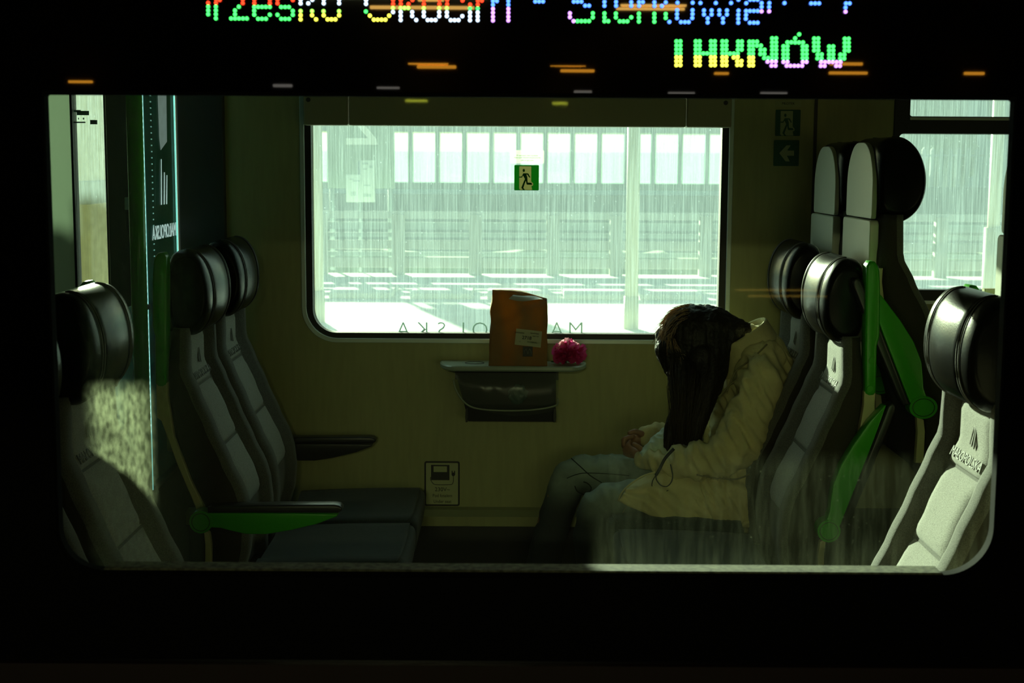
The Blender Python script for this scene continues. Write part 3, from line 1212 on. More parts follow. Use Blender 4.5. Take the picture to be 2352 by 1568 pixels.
yb0, yb1 = YF - .148, YF - .035
M_bag = bag_mat()
left = [(1122, 843), (1124, 800), (1125, 760), (1126, 720), (1129, 690), (1131, 668)]
right = [(1257, 843), (1256, 800), (1257, 760), (1258, 725), (1257, 705), (1257, 690)]
rings = []
n_row = 26
for i in range(n_row + 1):
    t = i / n_row
    pyl = 843 + (668 - 843) * t
    pyr = 843 + (690 - 843) * t
    lx = interp([(a, -b) for a, b in left], -pyl)
    rx = interp([(a, -b) for a, b in right], -pyr)
    pl, pr = P(lx, pyl, yb0), P(rx, pyr, yb0)
    dep = (yb1 - yb0) * (1 - .72 * max(0, (t - .55) / .45) ** 1.3)
    yc = yb0 + (yb1 - yb0) * .06 * 0 + (yb1 - yb0 - dep) * .35
    ring = []
    nn = 18
    hgt = math.sin(t * PI)
    for k in range(nn + 1):
        u = k / nn
        q = pl.lerp(pr, u)
        lift = .010 * math.sin(u * PI * .9) * t ** 6
        ring.append(Vector((q.x, yc - .006 * hgt * math.sin(u * PI), max(tz + .001, q.z + lift))))
    ring.append(Vector((pr.x - .004 * hgt, yc + dep * .5, ring[-1].z)))
    for k in range(nn + 1):
        u = 1 - k / nn
        q = pl.lerp(pr, u)
        ring.append(Vector((q.x, yc + dep, max(tz + .001, q.z + .012 * math.sin(u * PI) * t ** 6))))
    ring.append(Vector((pl.x + .004 * hgt, yc + dep * .5, ring[0].z)))
    if 0 < i:
        for j, q in enumerate(ring):
            nv = noise.noise_vector(q * 22 + Vector((5, 1, 2)))
            ring[j] = q + Vector((nv.x * .005, nv.y * .016, nv.z * .002)) * min(1, t * 2)
    ring_z = ring
    rings.append(ring)
obj('bag_body', loft(rings, cap=True), M_bag, bag, smooth=True)
# folded-over flap, its sheen painted in as a paler tone
fl = []
for u in range(13):
    t = u / 12
    a = P(1176 + 80 * t, 679 + 10 * t + 0, yb0 - .004)
    top = P(1180 + 76 * t, 676 + 14 * t * t + 2 * math.sin(t * 7), yb0 + .022)
    mid = P(1168 + 87 * t, 686 + 5 * t + 4 * math.sin(t * 5), yb0 - .012)
    fl.append([top, a, mid])
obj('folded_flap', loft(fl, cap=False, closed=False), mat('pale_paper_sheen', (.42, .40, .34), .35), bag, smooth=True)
# receipt label, printed
pc = [P(1186, 754, yb0 - .014), P(1245, 761, yb0 - .014), P(1242, 798, yb0 - .014), P(1182, 791, yb0 - .014)]
bm = bmesh.new()
gr = []
for i in range(7):
    gr.append([pc[3].lerp(pc[0], i / 6).lerp(pc[2].lerp(pc[1], i / 6), k / 8) + Vector((0, -.0012 * math.sin(k), 0)) for k in range(9)])
lb = obj('receipt_label', loft(gr, cap=False, closed=False), mat('receipt_paper', (.50, .50, .34), .6), bag, smooth=True)
M_ink = mat('printed_ink', (.02, .02, .02), .6)
p = P(1210, 776, yb0 - .0165)
o = text_on_wall('2718', 0, 0, 0, .017, M_ink, lb, offset=.0002)
o.data.transform(Matrix.Translation(p) @ Matrix.Rotation(math.radians(6), 4, 'Y'))
for (px, py, s_, txt) in ((1193, 764, .007, 'ZAMÓWIENIE'), (1228, 766, .007, 'NA WYNOS'), (1230, 772, .006, 'razem 1 szt'), (1194, 784, .006, 'nr'), (1222, 786, .007, 'DO ODBIORU')):
    p = P(px, py, yb0 - .0165)
    o = text_on_wall(txt, 0, 0, 0, s_, M_ink, lb, sx=.8)
    o.data.transform(Matrix.Translation(p) @ Matrix.Rotation(math.radians(6), 4, 'Y'))
sq = P(1212, 807, yb0 - .012)
obj('logo_square', abox(sq.x - .0175, sq.x + .0175, yb0 - .014, yb0 - .011, sq.z - .018, sq.z + .018), mat('logo_dark', (.018, .017, .016), .5), bag)
for s_ in (-1, 1):
    arch = [(sq.x + s_ * .0125, yb0 - .0155, sq.z - .011), (sq.x + s_ * .011, yb0 - .0155, sq.z + .002), (sq.x + s_ * .0068, yb0 - .0155, sq.z + .010),
            (sq.x + s_ * .0030, yb0 - .0155, sq.z + .003), (sq.x + s_ * .0004, yb0 - .0155, sq.z - .009)]
    obj('logo_arch', atube(smooth_path(arch, 4), .0016, 6), mat('logo_grey', (.13, .13, .12), .5), bag, smooth=True)

# ================================================================== PEONY
peony = thing('pink_peony', 'ruffled pink peony bloom lying on the table beside the bag', 'flower')
M_pet = trans_mat('pink_petal', (.62, .035, .22), (.95, .10, .34), .45)
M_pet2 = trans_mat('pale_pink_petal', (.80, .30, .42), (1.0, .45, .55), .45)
pcn = P(1307, 812, YF - .09)
rad = .062


def petal_mesh(k, m):
    bm = bmesh.new()
    rows_ = []
    rnd = random.Random(k)
    for i in range(5):
        v = i / 4
        wd = (.30 + .95 * math.sin(v * PI * .62)) * .017
        row = []
        for j in range(5):
            u = j / 4 * 2 - 1
            ruf = (.0035 * math.sin(u * 6 + k) + .002 * rnd.uniform(-1, 1)) * v * v
            row.append((u * wd, -.011 * (v ** 1.6) + .008 * u * u * v + ruf, .034 * v - .006 * u * u * v + .0035 * rnd.uniform(-1, 1) * v))
        rows_.append(row)
    b = loft(rows_, cap=False, closed=False)
    me = bpy.data.meshes.new('petal')
    b.to_mesh(me)
    b.free()
    me.materials.append(m)
    me.polygons.foreach_set('use_smooth', [True] * len(me.polygons))
    return me


pets = [petal_mesh(k, M_pet) for k in range(6)]
pets2 = [petal_mesh(k + 20, M_pet2) for k in range(4)]
core = bmesh.new()
bmesh.ops.create_icosphere(core, subdivisions=3, radius=.030, matrix=Matrix.Translation(pcn) @ Matrix.Diagonal((1.1, .8, .85, 1)))
obj('bloom_heart', core, M_pet, peony, smooth=True)
cnt = 0
NP = 150
for i in range(NP):
    zf = 1 - 2 * (i + .5) / NP
    ph = i * 2.399963
    d = Vector((math.sqrt(1 - zf * zf) * math.cos(ph), math.sqrt(1 - zf * zf) * math.sin(ph), zf))
    if d.z < -.62:
        continue
    shell = .62 + .38 * ((i * 37) % 10) / 10
    pos = pcn + Vector((d.x * rad * 1.02, d.y * rad * .72, d.z * rad * .78)) * shell * .62
    if pos.z - .01 < tz:
        pos.z = tz + .012
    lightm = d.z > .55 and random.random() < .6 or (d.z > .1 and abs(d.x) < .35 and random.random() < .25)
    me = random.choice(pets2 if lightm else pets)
    o = bpy.data.objects.new('petal', me)
    COL.objects.link(o)
    o.parent = peony
    q = (d + Vector((random.uniform(-.35, .35), random.uniform(-.35, .35), random.uniform(.0, .5)))).normalized().to_track_quat('Z', 'Y')
    o.matrix_world = Matrix.Translation(pos) @ q.to_matrix().to_4x4() @ Matrix.Rotation(random.uniform(0, 6.28), 4, 'Z') @ Matrix.Scale(random.uniform(.6, .95), 4)
stem = atube(smooth_path([pcn + Vector((-.01, 0, -.03)), Vector((pcn.x - .045, pcn.y - .01, tz + .010)), Vector((pcn.x - .062, pcn.y + .02, tz + .006))], 5), .0028, 8)
obj('stem', stem, mat('stem_green', (.06, .16, .04), .5), peony, smooth=True)


# ================================================================== STICKERS AND SIGNS
def exit_sign(label, x0, x1, z0, z1, y, green, cream, name='exit_sign', skew=0):
    t = thing(name, label, 'sign')
    W, H = x1 - x0, z1 - z0
    X = lambda u: x0 + u * W
    Z = lambda v: z1 - v * H
    door = [(.20, .05), (.69, .05), (.69, .64), (.77, .72), (.77, .80), (.70, .83), (.735, .985), (.25, .985), (.20, .93)]
    plate('sign_plate', rrect(x0, x1, z0, z1, W * .04, seg=4), [[(X(a), Z(b)) for a, b in door]], y, .0012, green, t)
    plate('sign_doorway', [(X(a), Z(b)) for a, b in door], [], y - .0008, .0009, cream, t)
    bm = bmesh.new()
    yy = y - .0016

    def poly(pts):
        a = [bm.verts.new((X(u), yy, Z(v))) for u, v in pts]
        f = bm.faces.new(a)
        r = bmesh.ops.extrude_face_region(bm, geom=[f])
        bmesh.ops.translate(bm, vec=(0, .0007, 0), verts=[g for g in r['geom'] if isinstance(g, bmesh.types.BMVert)])
    poly([(.385 + .048 * math.cos(k * PI / 8), .215 + .062 * math.sin(k * PI / 8)) for k in range(16)])
    poly([(.37, .325), (.56, .325), (.58, .35), (.655, .48), (.63, .495), (.60, .48), (.53, .375), (.49, .375), (.53, .48), (.545, .69), (.70, .70), (.735, .77), (.70, .775),
          (.52, .775), (.495, .74), (.47, .62), (.37, .90), (.44, .985), (.36, .985), (.29, .89), (.43, .55), (.36, .42), (.31, .50), (.20, .495), (.20, .455), (.29, .455)])
    obj('running_figure', bm, green, t)
    return t


M_g1 = trans_mat('sign_green_lit', (.02, .16, .05), (.06, .42, .08), .35)
M_c1 = trans_mat('sign_cream_lit', (.55, .58, .40), (.65, .62, .38), .3)
M_g2 = mat('sign_green', (.008, .09, .045), .4)
M_c2 = mat('sign_cream', (.40, .44, .26), .4)
yg = YF + .034
a, b = P(1181, 437, yg), P(1238, 379, yg)
exit_sign('bright green running figure exit sticker on the main window glass', a.x, b.x, a.z, b.z, yg, M_g1, M_c1)
a, b = P(1780, 312, YF), P(1839, 252, YF)
exit_sign('dim green exit sign with running figure on the wall right of the window', a.x, b.x, a.z, b.z, YF - .002, M_g2, M_c2)
# faint red wording on a clear film above the window sticker
t = thing('warning_sticker', 'clear sticker with faint red small print above the window exit sign', 'sticker')
a, b = P(1172, 375, yg), P(1250, 345, yg)
M_clearfilm = glass_mat('clear_sticker', (.97, .97, .93), (.9, .92, .8), .12, .0, .0, refl=.01)
plate('sticker_film', rrect(a.x, b.x, a.z, b.z, .004, 4), [], yg, .0006, M_clearfilm, t)
M_red = mat('red_print', (.62, .22, .16), .6)
for py, s_ in ((357, 'W razie awarii okno ratunkowe'), (362, 'Wybij szybę młotkiem bezpieczeństwa'), (368, 'tylko w zagrożeniu')):
    p = P(1211, py, yg)
    text_on_wall(s_, p.x, yg - .001, p.z, .0085, M_red, t, sx=.72, extrude=.0002)
# arrow sign
t = thing('arrow_sign', 'dim green sign with cream left arrow under the wall exit sign', 'sign')
a, b = P(1776, 381, YF), P(1836, 322, YF)
plate('sign_plate', rrect(a.x, b.x, a.z, b.z, .003, 4), [], YF - .002, .0015, M_g2, t)
W, H = b.x - a.x, b.z - a.z
arr = [(.22, .50), (.50, .20), (.66, .20), (.52, .40), (.80, .40), (.80, .60), (.52, .60), (.64, .82), (.48, .82)]
plate('arrow', [(a.x + u * W, b.z - v * H) for u, v in arr], [], YF - .003, .001, M_c2, t)
t = thing('name_label', 'small pale label above the wall exit sign', 'label')
a, b = P(1780, 245, YF), P(1841, 231, YF)
plate('label_plate', rrect(a.x, b.x, a.z, b.z, .002, 4), [], YF - .002, .0015, mat('label_paper', (.40, .42, .22), .5), t)
text_on_wall('MŁOTEK', (a.x + b.x) / 2, YF - .003, (a.z + b.z) / 2, .012, M_ink, t)

# 230 V socket notice
t = thing('socket_sign', 'yellowish 230 volt socket notice with laptop pictogram below the window', 'sign')
a, b = P(975, 1161, YF), P(1056, 1059, YF)
W, H = b.x - a.x, b.z - a.z
X = lambda u: a.x + u * W
Z = lambda v: b.z - v * H
plate('sign_border', rrect(a.x, b.x, a.z, b.z, .008, 5), [rrect(a.x + .006, b.x - .006, a.z + .006, b.z - .006, .004, 5)], YF - .003, .003, M_rubber, t)
plate('sign_plate', rrect(a.x + .004, b.x - .004, a.z + .004, b.z - .004, .004, 5), [], YF - .002, .002, mat('notice_yellow', (.50, .52, .30), .5), t)
Rr = lambda u0, v0, u1, v1: [(X(u0), Z(v1)), (X(u1), Z(v1)), (X(u1), Z(v0)), (X(u0), Z(v0))]
plate('laptop_icon', Rr(.19, .08, .71, .42), [Rr(.26, .11, .64, .24)], YF - .0035, .0015, M_ink, t)
plate('plug_icon', [(X(.77), Z(.21)), (X(.80), Z(.21)), (X(.80), Z(.25)), (X(.84), Z(.25)), (X(.84), Z(.21)), (X(.87), Z(.21)), (X(.87), Z(.30)), (X(.84), Z(.33)), (X(.80), Z(.33)), (X(.77), Z(.30))], [], YF - .0035, .0015, M_ink, t)
cord = [(X(.82), YF - .003, Z(.32)), (X(.82), YF - .003, Z(.44)), (X(.79), YF - .003, Z(.505)), (X(.70), YF - .003, Z(.52)), (X(.32), YF - .003, Z(.52)), (X(.22), YF - .003, Z(.47)), (X(.175), YF - .003, Z(.40)), (X(.18), YF - .003, Z(.35))]
obj('cord_icon', atube(smooth_path(cord, 5), .0012, 5), M_ink, t)
text_on_wall('230V~', X(.51), YF - .003, Z(.63), .021, M_ink, t)
text_on_wall('Pod fotelem', X(.51), YF - .003, Z(.77), .0165, M_ink, t, sx=.9)
text_on_wall('Under seat', X(.51), YF - .003, Z(.90), .0165, M_ink, t, sx=.9)

# ================================================================== PERSON
per = thing('person', 'person with long dark hair bowed forward in a beige jacket and faded jeans', 'person')
M_skin = mat('skin', (.34, .18, .11), .5)
M_hair = mat('dark_brown_hair', (.012, .008, .005), .5, spec=.25, bump=.7, bump_scale=110)
M_strand2 = mat('dark_hair_strand', (.035, .022, .012), .5)
M_jacket = mat('beige_jacket_cloth', (.66, .59, .30), .85, noise_amt=.10, noise_scale=14, bump=.6, bump_scale=55)
M_jeans = mat('denim_painted_shade', (.30, .38, .34), .85, noise_amt=.25, noise_scale=12, bump=.3, bump_scale=220)
_t = M_jeans.node_tree          # light on the thighs and shade down the shins, painted by height
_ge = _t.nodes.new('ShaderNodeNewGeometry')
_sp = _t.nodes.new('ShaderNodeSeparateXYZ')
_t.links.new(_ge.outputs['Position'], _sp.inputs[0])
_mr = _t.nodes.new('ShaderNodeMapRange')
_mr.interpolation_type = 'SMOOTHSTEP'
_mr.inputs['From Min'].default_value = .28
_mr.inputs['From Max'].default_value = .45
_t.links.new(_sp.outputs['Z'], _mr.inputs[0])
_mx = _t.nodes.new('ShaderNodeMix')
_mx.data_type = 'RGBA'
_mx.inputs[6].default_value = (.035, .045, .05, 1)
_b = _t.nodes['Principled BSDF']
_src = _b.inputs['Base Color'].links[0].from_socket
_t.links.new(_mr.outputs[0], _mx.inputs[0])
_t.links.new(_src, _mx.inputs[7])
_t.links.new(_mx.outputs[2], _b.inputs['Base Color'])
M_shirt = mat('white_shirt', (.60, .72, .64), .7, bump=.6, bump_scale=40)
M_dark = mat('black_cord', (.008, .008, .008), .5)
M_shoe = mat('shoe_dark', (.03, .03, .03), .5)


def S(*pts):
    """chain of (px, py, depth, radius)"""
    return [(P(a, b, y), r) for a, b, y, r in pts]


Yc = 4.87
body = []
# trunk, neck
body.append(S((1690, 1130, Yc, .105), (1715, 1060, Yc, .10), (1735, 960, Yc, .105), (1735, 870, Yc, .095), (1726, 812, Yc, .050), (1690, 790, Yc, .044), (1650, 785, Yc, .05)))
body.append(S((1744, 868, 4.98, .048), (1744, 868, 4.77, .048)))
# arms
body.append(S((1745, 862, 4.73, .045), (1712, 960, 4.69, .040), (1680, 1035, 4.68, .034), (1600, 1055, 4.72, .032), (1520, 1060, 4.79, .024), (1490, 1052, 4.82, .022)))
body.append(S((1740, 862, 5.01, .045), (1690, 960, 5.04, .040), (1640, 1020, 5.03, .034), (1560, 1010, 4.98, .029), (1500, 1003, 4.94, .022), (1482, 1005, 4.93, .021)))
# legs
body.append(S((1690, 1135, 4.96, .085), (1520, 1100, 4.98, .072), (1335, 1086, 4.98, .055), (1300, 1095, 4.98, .050), (1262, 1200, 4.96, .046), (1238, 1330, 4.93, .030), (1230, 1425, 4.93, .03)))
body.append(S((1690, 1145, 4.81, .075), (1560, 1145, 4.785, .060), (1400, 1150, 4.75, .055), (1366, 1166, 4.755, .042), (1362, 1260, 4.785, .038), (1370, 1370, 4.80, .03), (1374, 1435, 4.80, .03)))
# head, bowed so that the face looks down at the lap
hc = P(1592, 778, Yc)
body.append([(hc, (.098, .074, .088, math.radians(25)))])
body.append(S((1588, 838, Yc, .045), (1612, 862, Yc, .028)))          # jaw and chin
body.append(S((1560, 845, Yc, .012), (1546, 858, Yc, .011)))          # nose
body.append(S((1578, 862, Yc, .012), (1590, 868, Yc, .012)))          # lips
body.append([(P(1610, 790, Yc - .076), (.018, .007, .026, .4))])      # ears
body.append([(P(1610, 790, Yc + .076), (.018, .007, .026, .4))])
# far hand: palm and curled fingers
body.append(S((1484, 1005, 4.93, .022), (1468, 1008, 4.93, .027), (1452, 1008, 4.93, .024)))
for i in range(4):
    dy = -.030 + i * .019
    k = [(1446, 1000), (1443, 1003), (1443, 1007), (1446, 1011)][i]
    body.append(S((k[0] + 6, k[1] + 2, 4.93 + dy * .8, .0105), (k[0] - 12 + i, k[1] + 8, 4.93 + dy, .0095), (k[0] - 13 + i * 2, k[1] + 22, 4.925 + dy, .0085), (k[0] - 1 + i, k[1] + 30, 4.92 + dy, .0075)))
body.append(S((1474, 996, 4.905, .012), (1458, 990, 4.885, .0105), (1446, 994, 4.88, .009)))     # thumb
# near hand, fingers laced up from below
body.append(S((1488, 1050, 4.82, .021), (1474, 1044, 4.835, .024), (1462, 1040, 4.845, .022)))
for i in range(4):
    a0 = [(1462, 1030), (1457, 1034), (1454, 1039), (1455, 1044)][i]
    body.append(S((a0[0] + 8, a0[1] + 4, 4.84 + i * .004, .0100), (a0[0] - 11, a0[1] + 1, 4.85 + i * .006, .0092), (a0[0] - 20, a0[1] - 9 + i * 2, 4.862 + i * .006, .0082), (a0[0] - 14, a0[1] - 17 + i * 3, 4.87 + i * .004, .0074)))
body.append(S((1478, 1036, 4.82, .011), (1466, 1026, 4.81, .010), (1456, 1020, 4.815, .0085)))
fuse('body', body, .0042, M_skin, per, smooth_it=3)


def folds(amp, fr, sx=(1, 1, 1), seed=0.0):
    def f(co, n):
        q = Vector((co.x * sx[0], co.y * sx[1], co.z * sx[2])) * fr + Vector((seed, seed, seed))
        v = noise.noise(q) + .5 * noise.noise(q * 2.1)
        v = 1 - 2 * abs(v) * 1.4
        return co + n * amp * v
    return f


# jeans
jn = []
jn.append(S((1690, 1140, 4.96, .098), (1560, 1108, 4.975, .088), (1440, 1092, 4.98, .077), (1335, 1087, 4.98, .068), (1308, 1096, 4.98, .062), (1288, 1150, 4.97, .060), (1260, 1240, 4.95, .060), (1238, 1350, 4.93, .062), (1232, 1395, 4.93, .062)))
jn.append(S((1690, 1150, 4.81, .085), (1580, 1140, 4.79, .075), (1480, 1142, 4.768, .068), (1400, 1152, 4.75, .066), (1366, 1168, 4.75, .060), (1356, 1225, 4.765, .058), (1365, 1300, 4.79, .058), (1372, 1375, 4.80, .060), (1374, 1410, 4.80, .060)))
jn.append(S((1700, 1130, 4.95, .10), (1700, 1130, 4.82, .085)))


def jean_fold(co, n):
    v = noise.noise(Vector((co.x * 14, co.y * 6, co.z * 14 + co.x * 9)))
    return co + n * .006 * (1 - 2 * abs(v))


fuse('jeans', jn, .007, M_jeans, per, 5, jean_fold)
jeans = [c for c in per.children if c.name.startswith('jeans')][0]
M_seam = mat('denim_seam', (.03, .04, .03), .8)
yj = 4.92


def on_limb(px, py, yc_, pyc, r):
    """depth of a round limb's surface facing the camera"""
    dz = abs(P(px, py, yc_).z - P(px, pyc, yc_).z)
    return yc_ - math.sqrt(max(0.0001, r * r - dz * dz)) - .002


def seam_path(pts, yc_, cy, r):
    return smooth_path([P(a, b, on_limb(a, b, yc_, cy(a), r)) for a, b in pts], 5)


obj('jeans_seam', atube(seam_path([(1302, 1098), (1322, 1090), (1345, 1086), (1400, 1088), (1445, 1092)], 4.98, lambda x: 1088, .074), .0016, 5), M_seam, jeans)
obj('jeans_seam', atube(seam_path([(1312, 1052), (1334, 1072), (1356, 1092), (1382, 1108)], 4.98, lambda x: 1087, .074), .0020, 5), M_seam, jeans)
obj('jeans_seam', atube(smooth_path([P(a, b, 4.902) for a, b in ((1320, 1116), (1326, 1128), (1340, 1135), (1352, 1132), (1358, 1120), (1350, 1110), (1340, 1106))], 5), .0022, 5), M_seam, jeans)

# jacket
jk = []
jk.append(S((1700, 1150, Yc, .150), (1725, 1060, Yc, .150), (1742, 960, Yc, .150), (1748, 880, Yc, .130), (1745, 830, Yc, .100), (1735, 800, Yc, .075)))
jk.append(S((1748, 868, 4.98, .085), (1748, 868, 4.76, .085)))
jk.append(S((1752, 830, 4.94, .070), (1752, 830, 4.80, .070)))
# near sleeve
jk.append(S((1745, 875, 4.73, .078), (1722, 950, 4.70, .074), (1695, 1020, 4.68, .072), (1670, 1050, 4.68, .066), (1600, 1062, 4.71, .058), (1535, 1066, 4.76, .047), (1500, 1064, 4.79, .038), (1487, 1058, 4.81, .033)))
# far sleeve
jk.append(S((1740, 870, 5.00, .078), (1690, 960, 5.03, .066), (1630, 1012, 5.02, .056), (1560, 1004, 4.98, .046), (1515, 996, 4.95, .038), (1491, 1003, 4.935, .033)))
# skirt of the jacket spread on seat and thigh
jk.append(S((1760, 1120, Yc, .125), (1735, 1165, Yc, .115)))
jk.append(S((1735, 1100, 4.80, .13), (1700, 1140, 4.76, .115), (1640, 1150, 4.73, .085)))


def jacket_fold(co, n):
    # folds running down the back and across the elbow
    q = Vector((co.x * 20 + co.z * 11, co.y * 9, co.z * 5 - co.x * 4))
    v = noise.noise(q) + .45 * noise.noise(q * 2.3 + Vector((3, 1, 4)))
    w_ = noise.noise(co * 6 + Vector((9, 2, 1)))
    return co + n * (.0155 * (1 - 2.3 * abs(v)) + .010 * w_)


fuse('jacket', jk, .0065, M_jacket, per, 4, jacket_fold)
jacket = [c for c in per.children if c.name.startswith('jacket')][0]
# lower skirt of the jacket: a folded sheet lying over the thigh and hanging beside the seat
topc = [(1446, 1112), (1500, 1084), (1560, 1086), (1620, 1092), (1690, 1100), (1745, 1096), (1796, 1078)]
midc = [(1432, 1132), (1490, 1128), (1560, 1150), (1630, 1160), (1690, 1165), (1750, 1150), (1794, 1120)]
botc = [(1421, 1151), (1482, 1178), (1568, 1223), (1625, 1220), (1690, 1216), (1745, 1192), (1784, 1150)]
rowsA, rowsB = [], []
NU, NV = 60, 18
def along(c, t):
    f_ = t * (len(c) - 1)
    i_ = min(int(f_), len(c) - 2)
    u_ = f_ - i_
    return (c[i_][0] * (1 - u_) + c[i_ + 1][0] * u_, c[i_][1] * (1 - u_) + c[i_ + 1][1] * u_)
for j in range(NV + 1):
    v_ = j / NV
    ra, rb = [], []
    for i in range(NU + 1):
        t = i / NU
        A_, B_, C_ = along(topc, t), along(midc, t), along(botc, t)
        px_ = (1 - v_) ** 2 * A_[0] + 2 * v_ * (1 - v_) * B_[0] + v_ * v_ * C_[0]
        py_ = (1 - v_) ** 2 * A_[1] + 2 * v_ * (1 - v_) * B_[1] + v_ * v_ * C_[1]
        y_ = 4.672 - .030 * math.sin(v_ * PI * .8) + .010 * t + .05 * (1 - v_) ** 3
        fold = noise.noise(Vector((t * 7 - v_ * 3.5, v_ * 2.2, 1.3)))
        y_ += .022 * (1 - 2.2 * abs(fold)) * math.sin(v_ * PI * .9 + .2) + .006 * noise.noise(Vector((t * 30, v_ * 12, 5)))
        py_ += 1.6 * math.sin(t * 190) * (1 if t < .45 else 0) * v_ ** 6
        ra.append(P(px_, py_, y_))
        rb.append(P(px_, py_, y_ + .012))
    rowsA.append(ra + list(reversed(rb)))
obj('jacket_skirt', loft(rowsA), M_jacket, jacket, smooth=True)
# standing collar: an open band round the neck, its rim facing the window
cr = []
inner = []
for k in range(29):
    t = k / 28
    a = -PI * .92 + t * PI * 1.84           # opening faces the chest (-x)
    # rim line in space
    ex = math.cos(a)
    ey = math.sin(a)
    back = (ex + 1) / 2                     # 1 at the nape, 0 at the throat
    bx, bz = P(1690 - 34 * (1 - back) + 66 * back, 800 - 68 * back, Yc).x, 0
    rimz = P(1700, 803 - 74 * back ** .8, Yc).z
    basez = P(1700, 850 - 62 * back, Yc).z
    wy = .085 + .012 * back
    cx_rim = P(1655 + 101 * back, 780, Yc).x
    cx_base = P(1668 + 100 * back, 780, Yc).x
    yy = Yc + ey * wy * (1.0 if back > .05 else .8)
    cr.append([Vector((cx_rim, yy, rimz)), Vector((cx_rim + .006, Yc + (yy - Yc) * 1.05, rimz - .004)), Vector((cx_base + .020, Yc + (yy - Yc) * 1.22, (rimz + basez) / 2 - .006)),
               Vector((cx_base + .016, Yc + (yy - Yc) * 1.35, basez - .03)), Vector((cx_base - .014, Yc + (yy - Yc) * 1.18, basez - .03)),
               Vector((cx_base - .004, Yc + (yy - Yc) * 1.08, (rimz + basez) / 2)), Vector((cx_rim - .006, Yc + (yy - Yc) * .95, rimz - .006))])
obj('collar', loft(cr, cap=True, closed=True), M_jacket, jacket, smooth=True)
# ribbed hem edge and zip of the front flap
obj('hem_edge', atube(smooth_path([P(a, b, 4.69) for a, b in ((1424, 1148), (1445, 1160), (1480, 1174), (1520, 1196), (1566, 1220))], 8), [.0045 + .0012 * (i % 2) for i in range(33)], 6), M_jacket, jacket, smooth=True)
obj('zip_edge', atube(smooth_path([P(a, b, 4.688) for a, b in ((1420, 1150), (1428, 1132), (1445, 1114), (1475, 1094), (1505, 1084))], 6), .0035, 6), M_jacket, jacket, smooth=True)
obj('draw_cord', atube(smooth_path([P(a, b, 4.69) for a, b in ((1438, 1162), (1428, 1182), (1418, 1204))], 4), .0015, 5), mat('pale_cord', (.30, .29, .2), .6), jacket, smooth=True)
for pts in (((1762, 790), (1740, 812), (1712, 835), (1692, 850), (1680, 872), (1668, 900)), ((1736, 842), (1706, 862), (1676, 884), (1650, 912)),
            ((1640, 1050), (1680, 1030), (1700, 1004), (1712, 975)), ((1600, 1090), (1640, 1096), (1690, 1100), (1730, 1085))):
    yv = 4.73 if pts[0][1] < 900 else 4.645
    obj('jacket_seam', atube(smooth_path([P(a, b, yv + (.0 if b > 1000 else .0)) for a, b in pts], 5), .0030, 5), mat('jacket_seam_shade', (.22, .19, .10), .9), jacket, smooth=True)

# white shirt bunched at the lap
sh = [S((1483, 1046, 4.80, .020), (1500, 1030, 4.81, .026), (1515, 1010, 4.82, .024), (1526, 992, 4.84, .012)),
      S((1490, 1052, 4.80, .018), (1515, 1048, 4.80, .024), (1530, 1030, 4.81, .022)), S((1520, 1060, 4.80, .018), (1560, 1050, 4.82, .03), (1590, 1020, 4.84, .04))]
fuse('shirt', sh, .004, M_shirt, per, 3, folds(.006, 26, (1, 1, .6), 4))

# hair: one mass over the head falling past the face, then locks and strands
hr = []
hr.append([(P(1592, 772, Yc), (.117, .098, .112, math.radians(22)))])
hr.append(S((1625, 762, Yc, .096), (1665, 770, Yc, .078), (1700, 772, Yc, .055), (1728, 766, Yc, .030), (1742, 758, Yc, .012)))
hr.append(S((1560, 800, Yc, .085), (1585, 850, Yc, .082), (1600, 890, Yc, .068), (1590, 930, Yc - .01, .052), (1580, 980, Yc - .02, .047), (1572, 1030, Yc - .03, .040), (1575, 1046, Yc - .03, .030)))
hr.append(S((1610, 820, Yc - .05, .070), (1625, 870, Yc - .05, .055), (1618, 920, Yc - .06, .040), (1600, 980, Yc - .07, .034), (1592, 1038, Yc - .08, .022)))
hr.append(S((1535, 800, Yc - .02, .050), (1562, 860, Yc - .03, .045), (1560, 930, Yc - .04, .028), (1540, 980, Yc - .06, .022), (1530, 1040, Yc - .07, .018), (1522, 1060, Yc - .07, .008)))
hr.append(S((1640, 800, Yc - .04, .060), (1650, 850, Yc - .05, .036), (1640, 900, Yc - .05, .022)))
hr.append(S((1534, 770, Yc, .046), (1532, 815, Yc, .038), (1550, 850, Yc, .030)))


def hair_groove(co, n):
    a = math.atan2(co.y - Yc, co.x - hc.x)
    return co + n * (.006 * noise.noise(Vector((co.x * 45, co.y * 45, co.z * 4))) + .003 * noise.noise(Vector((co.x * 130, co.y * 130, co.z * 7))))


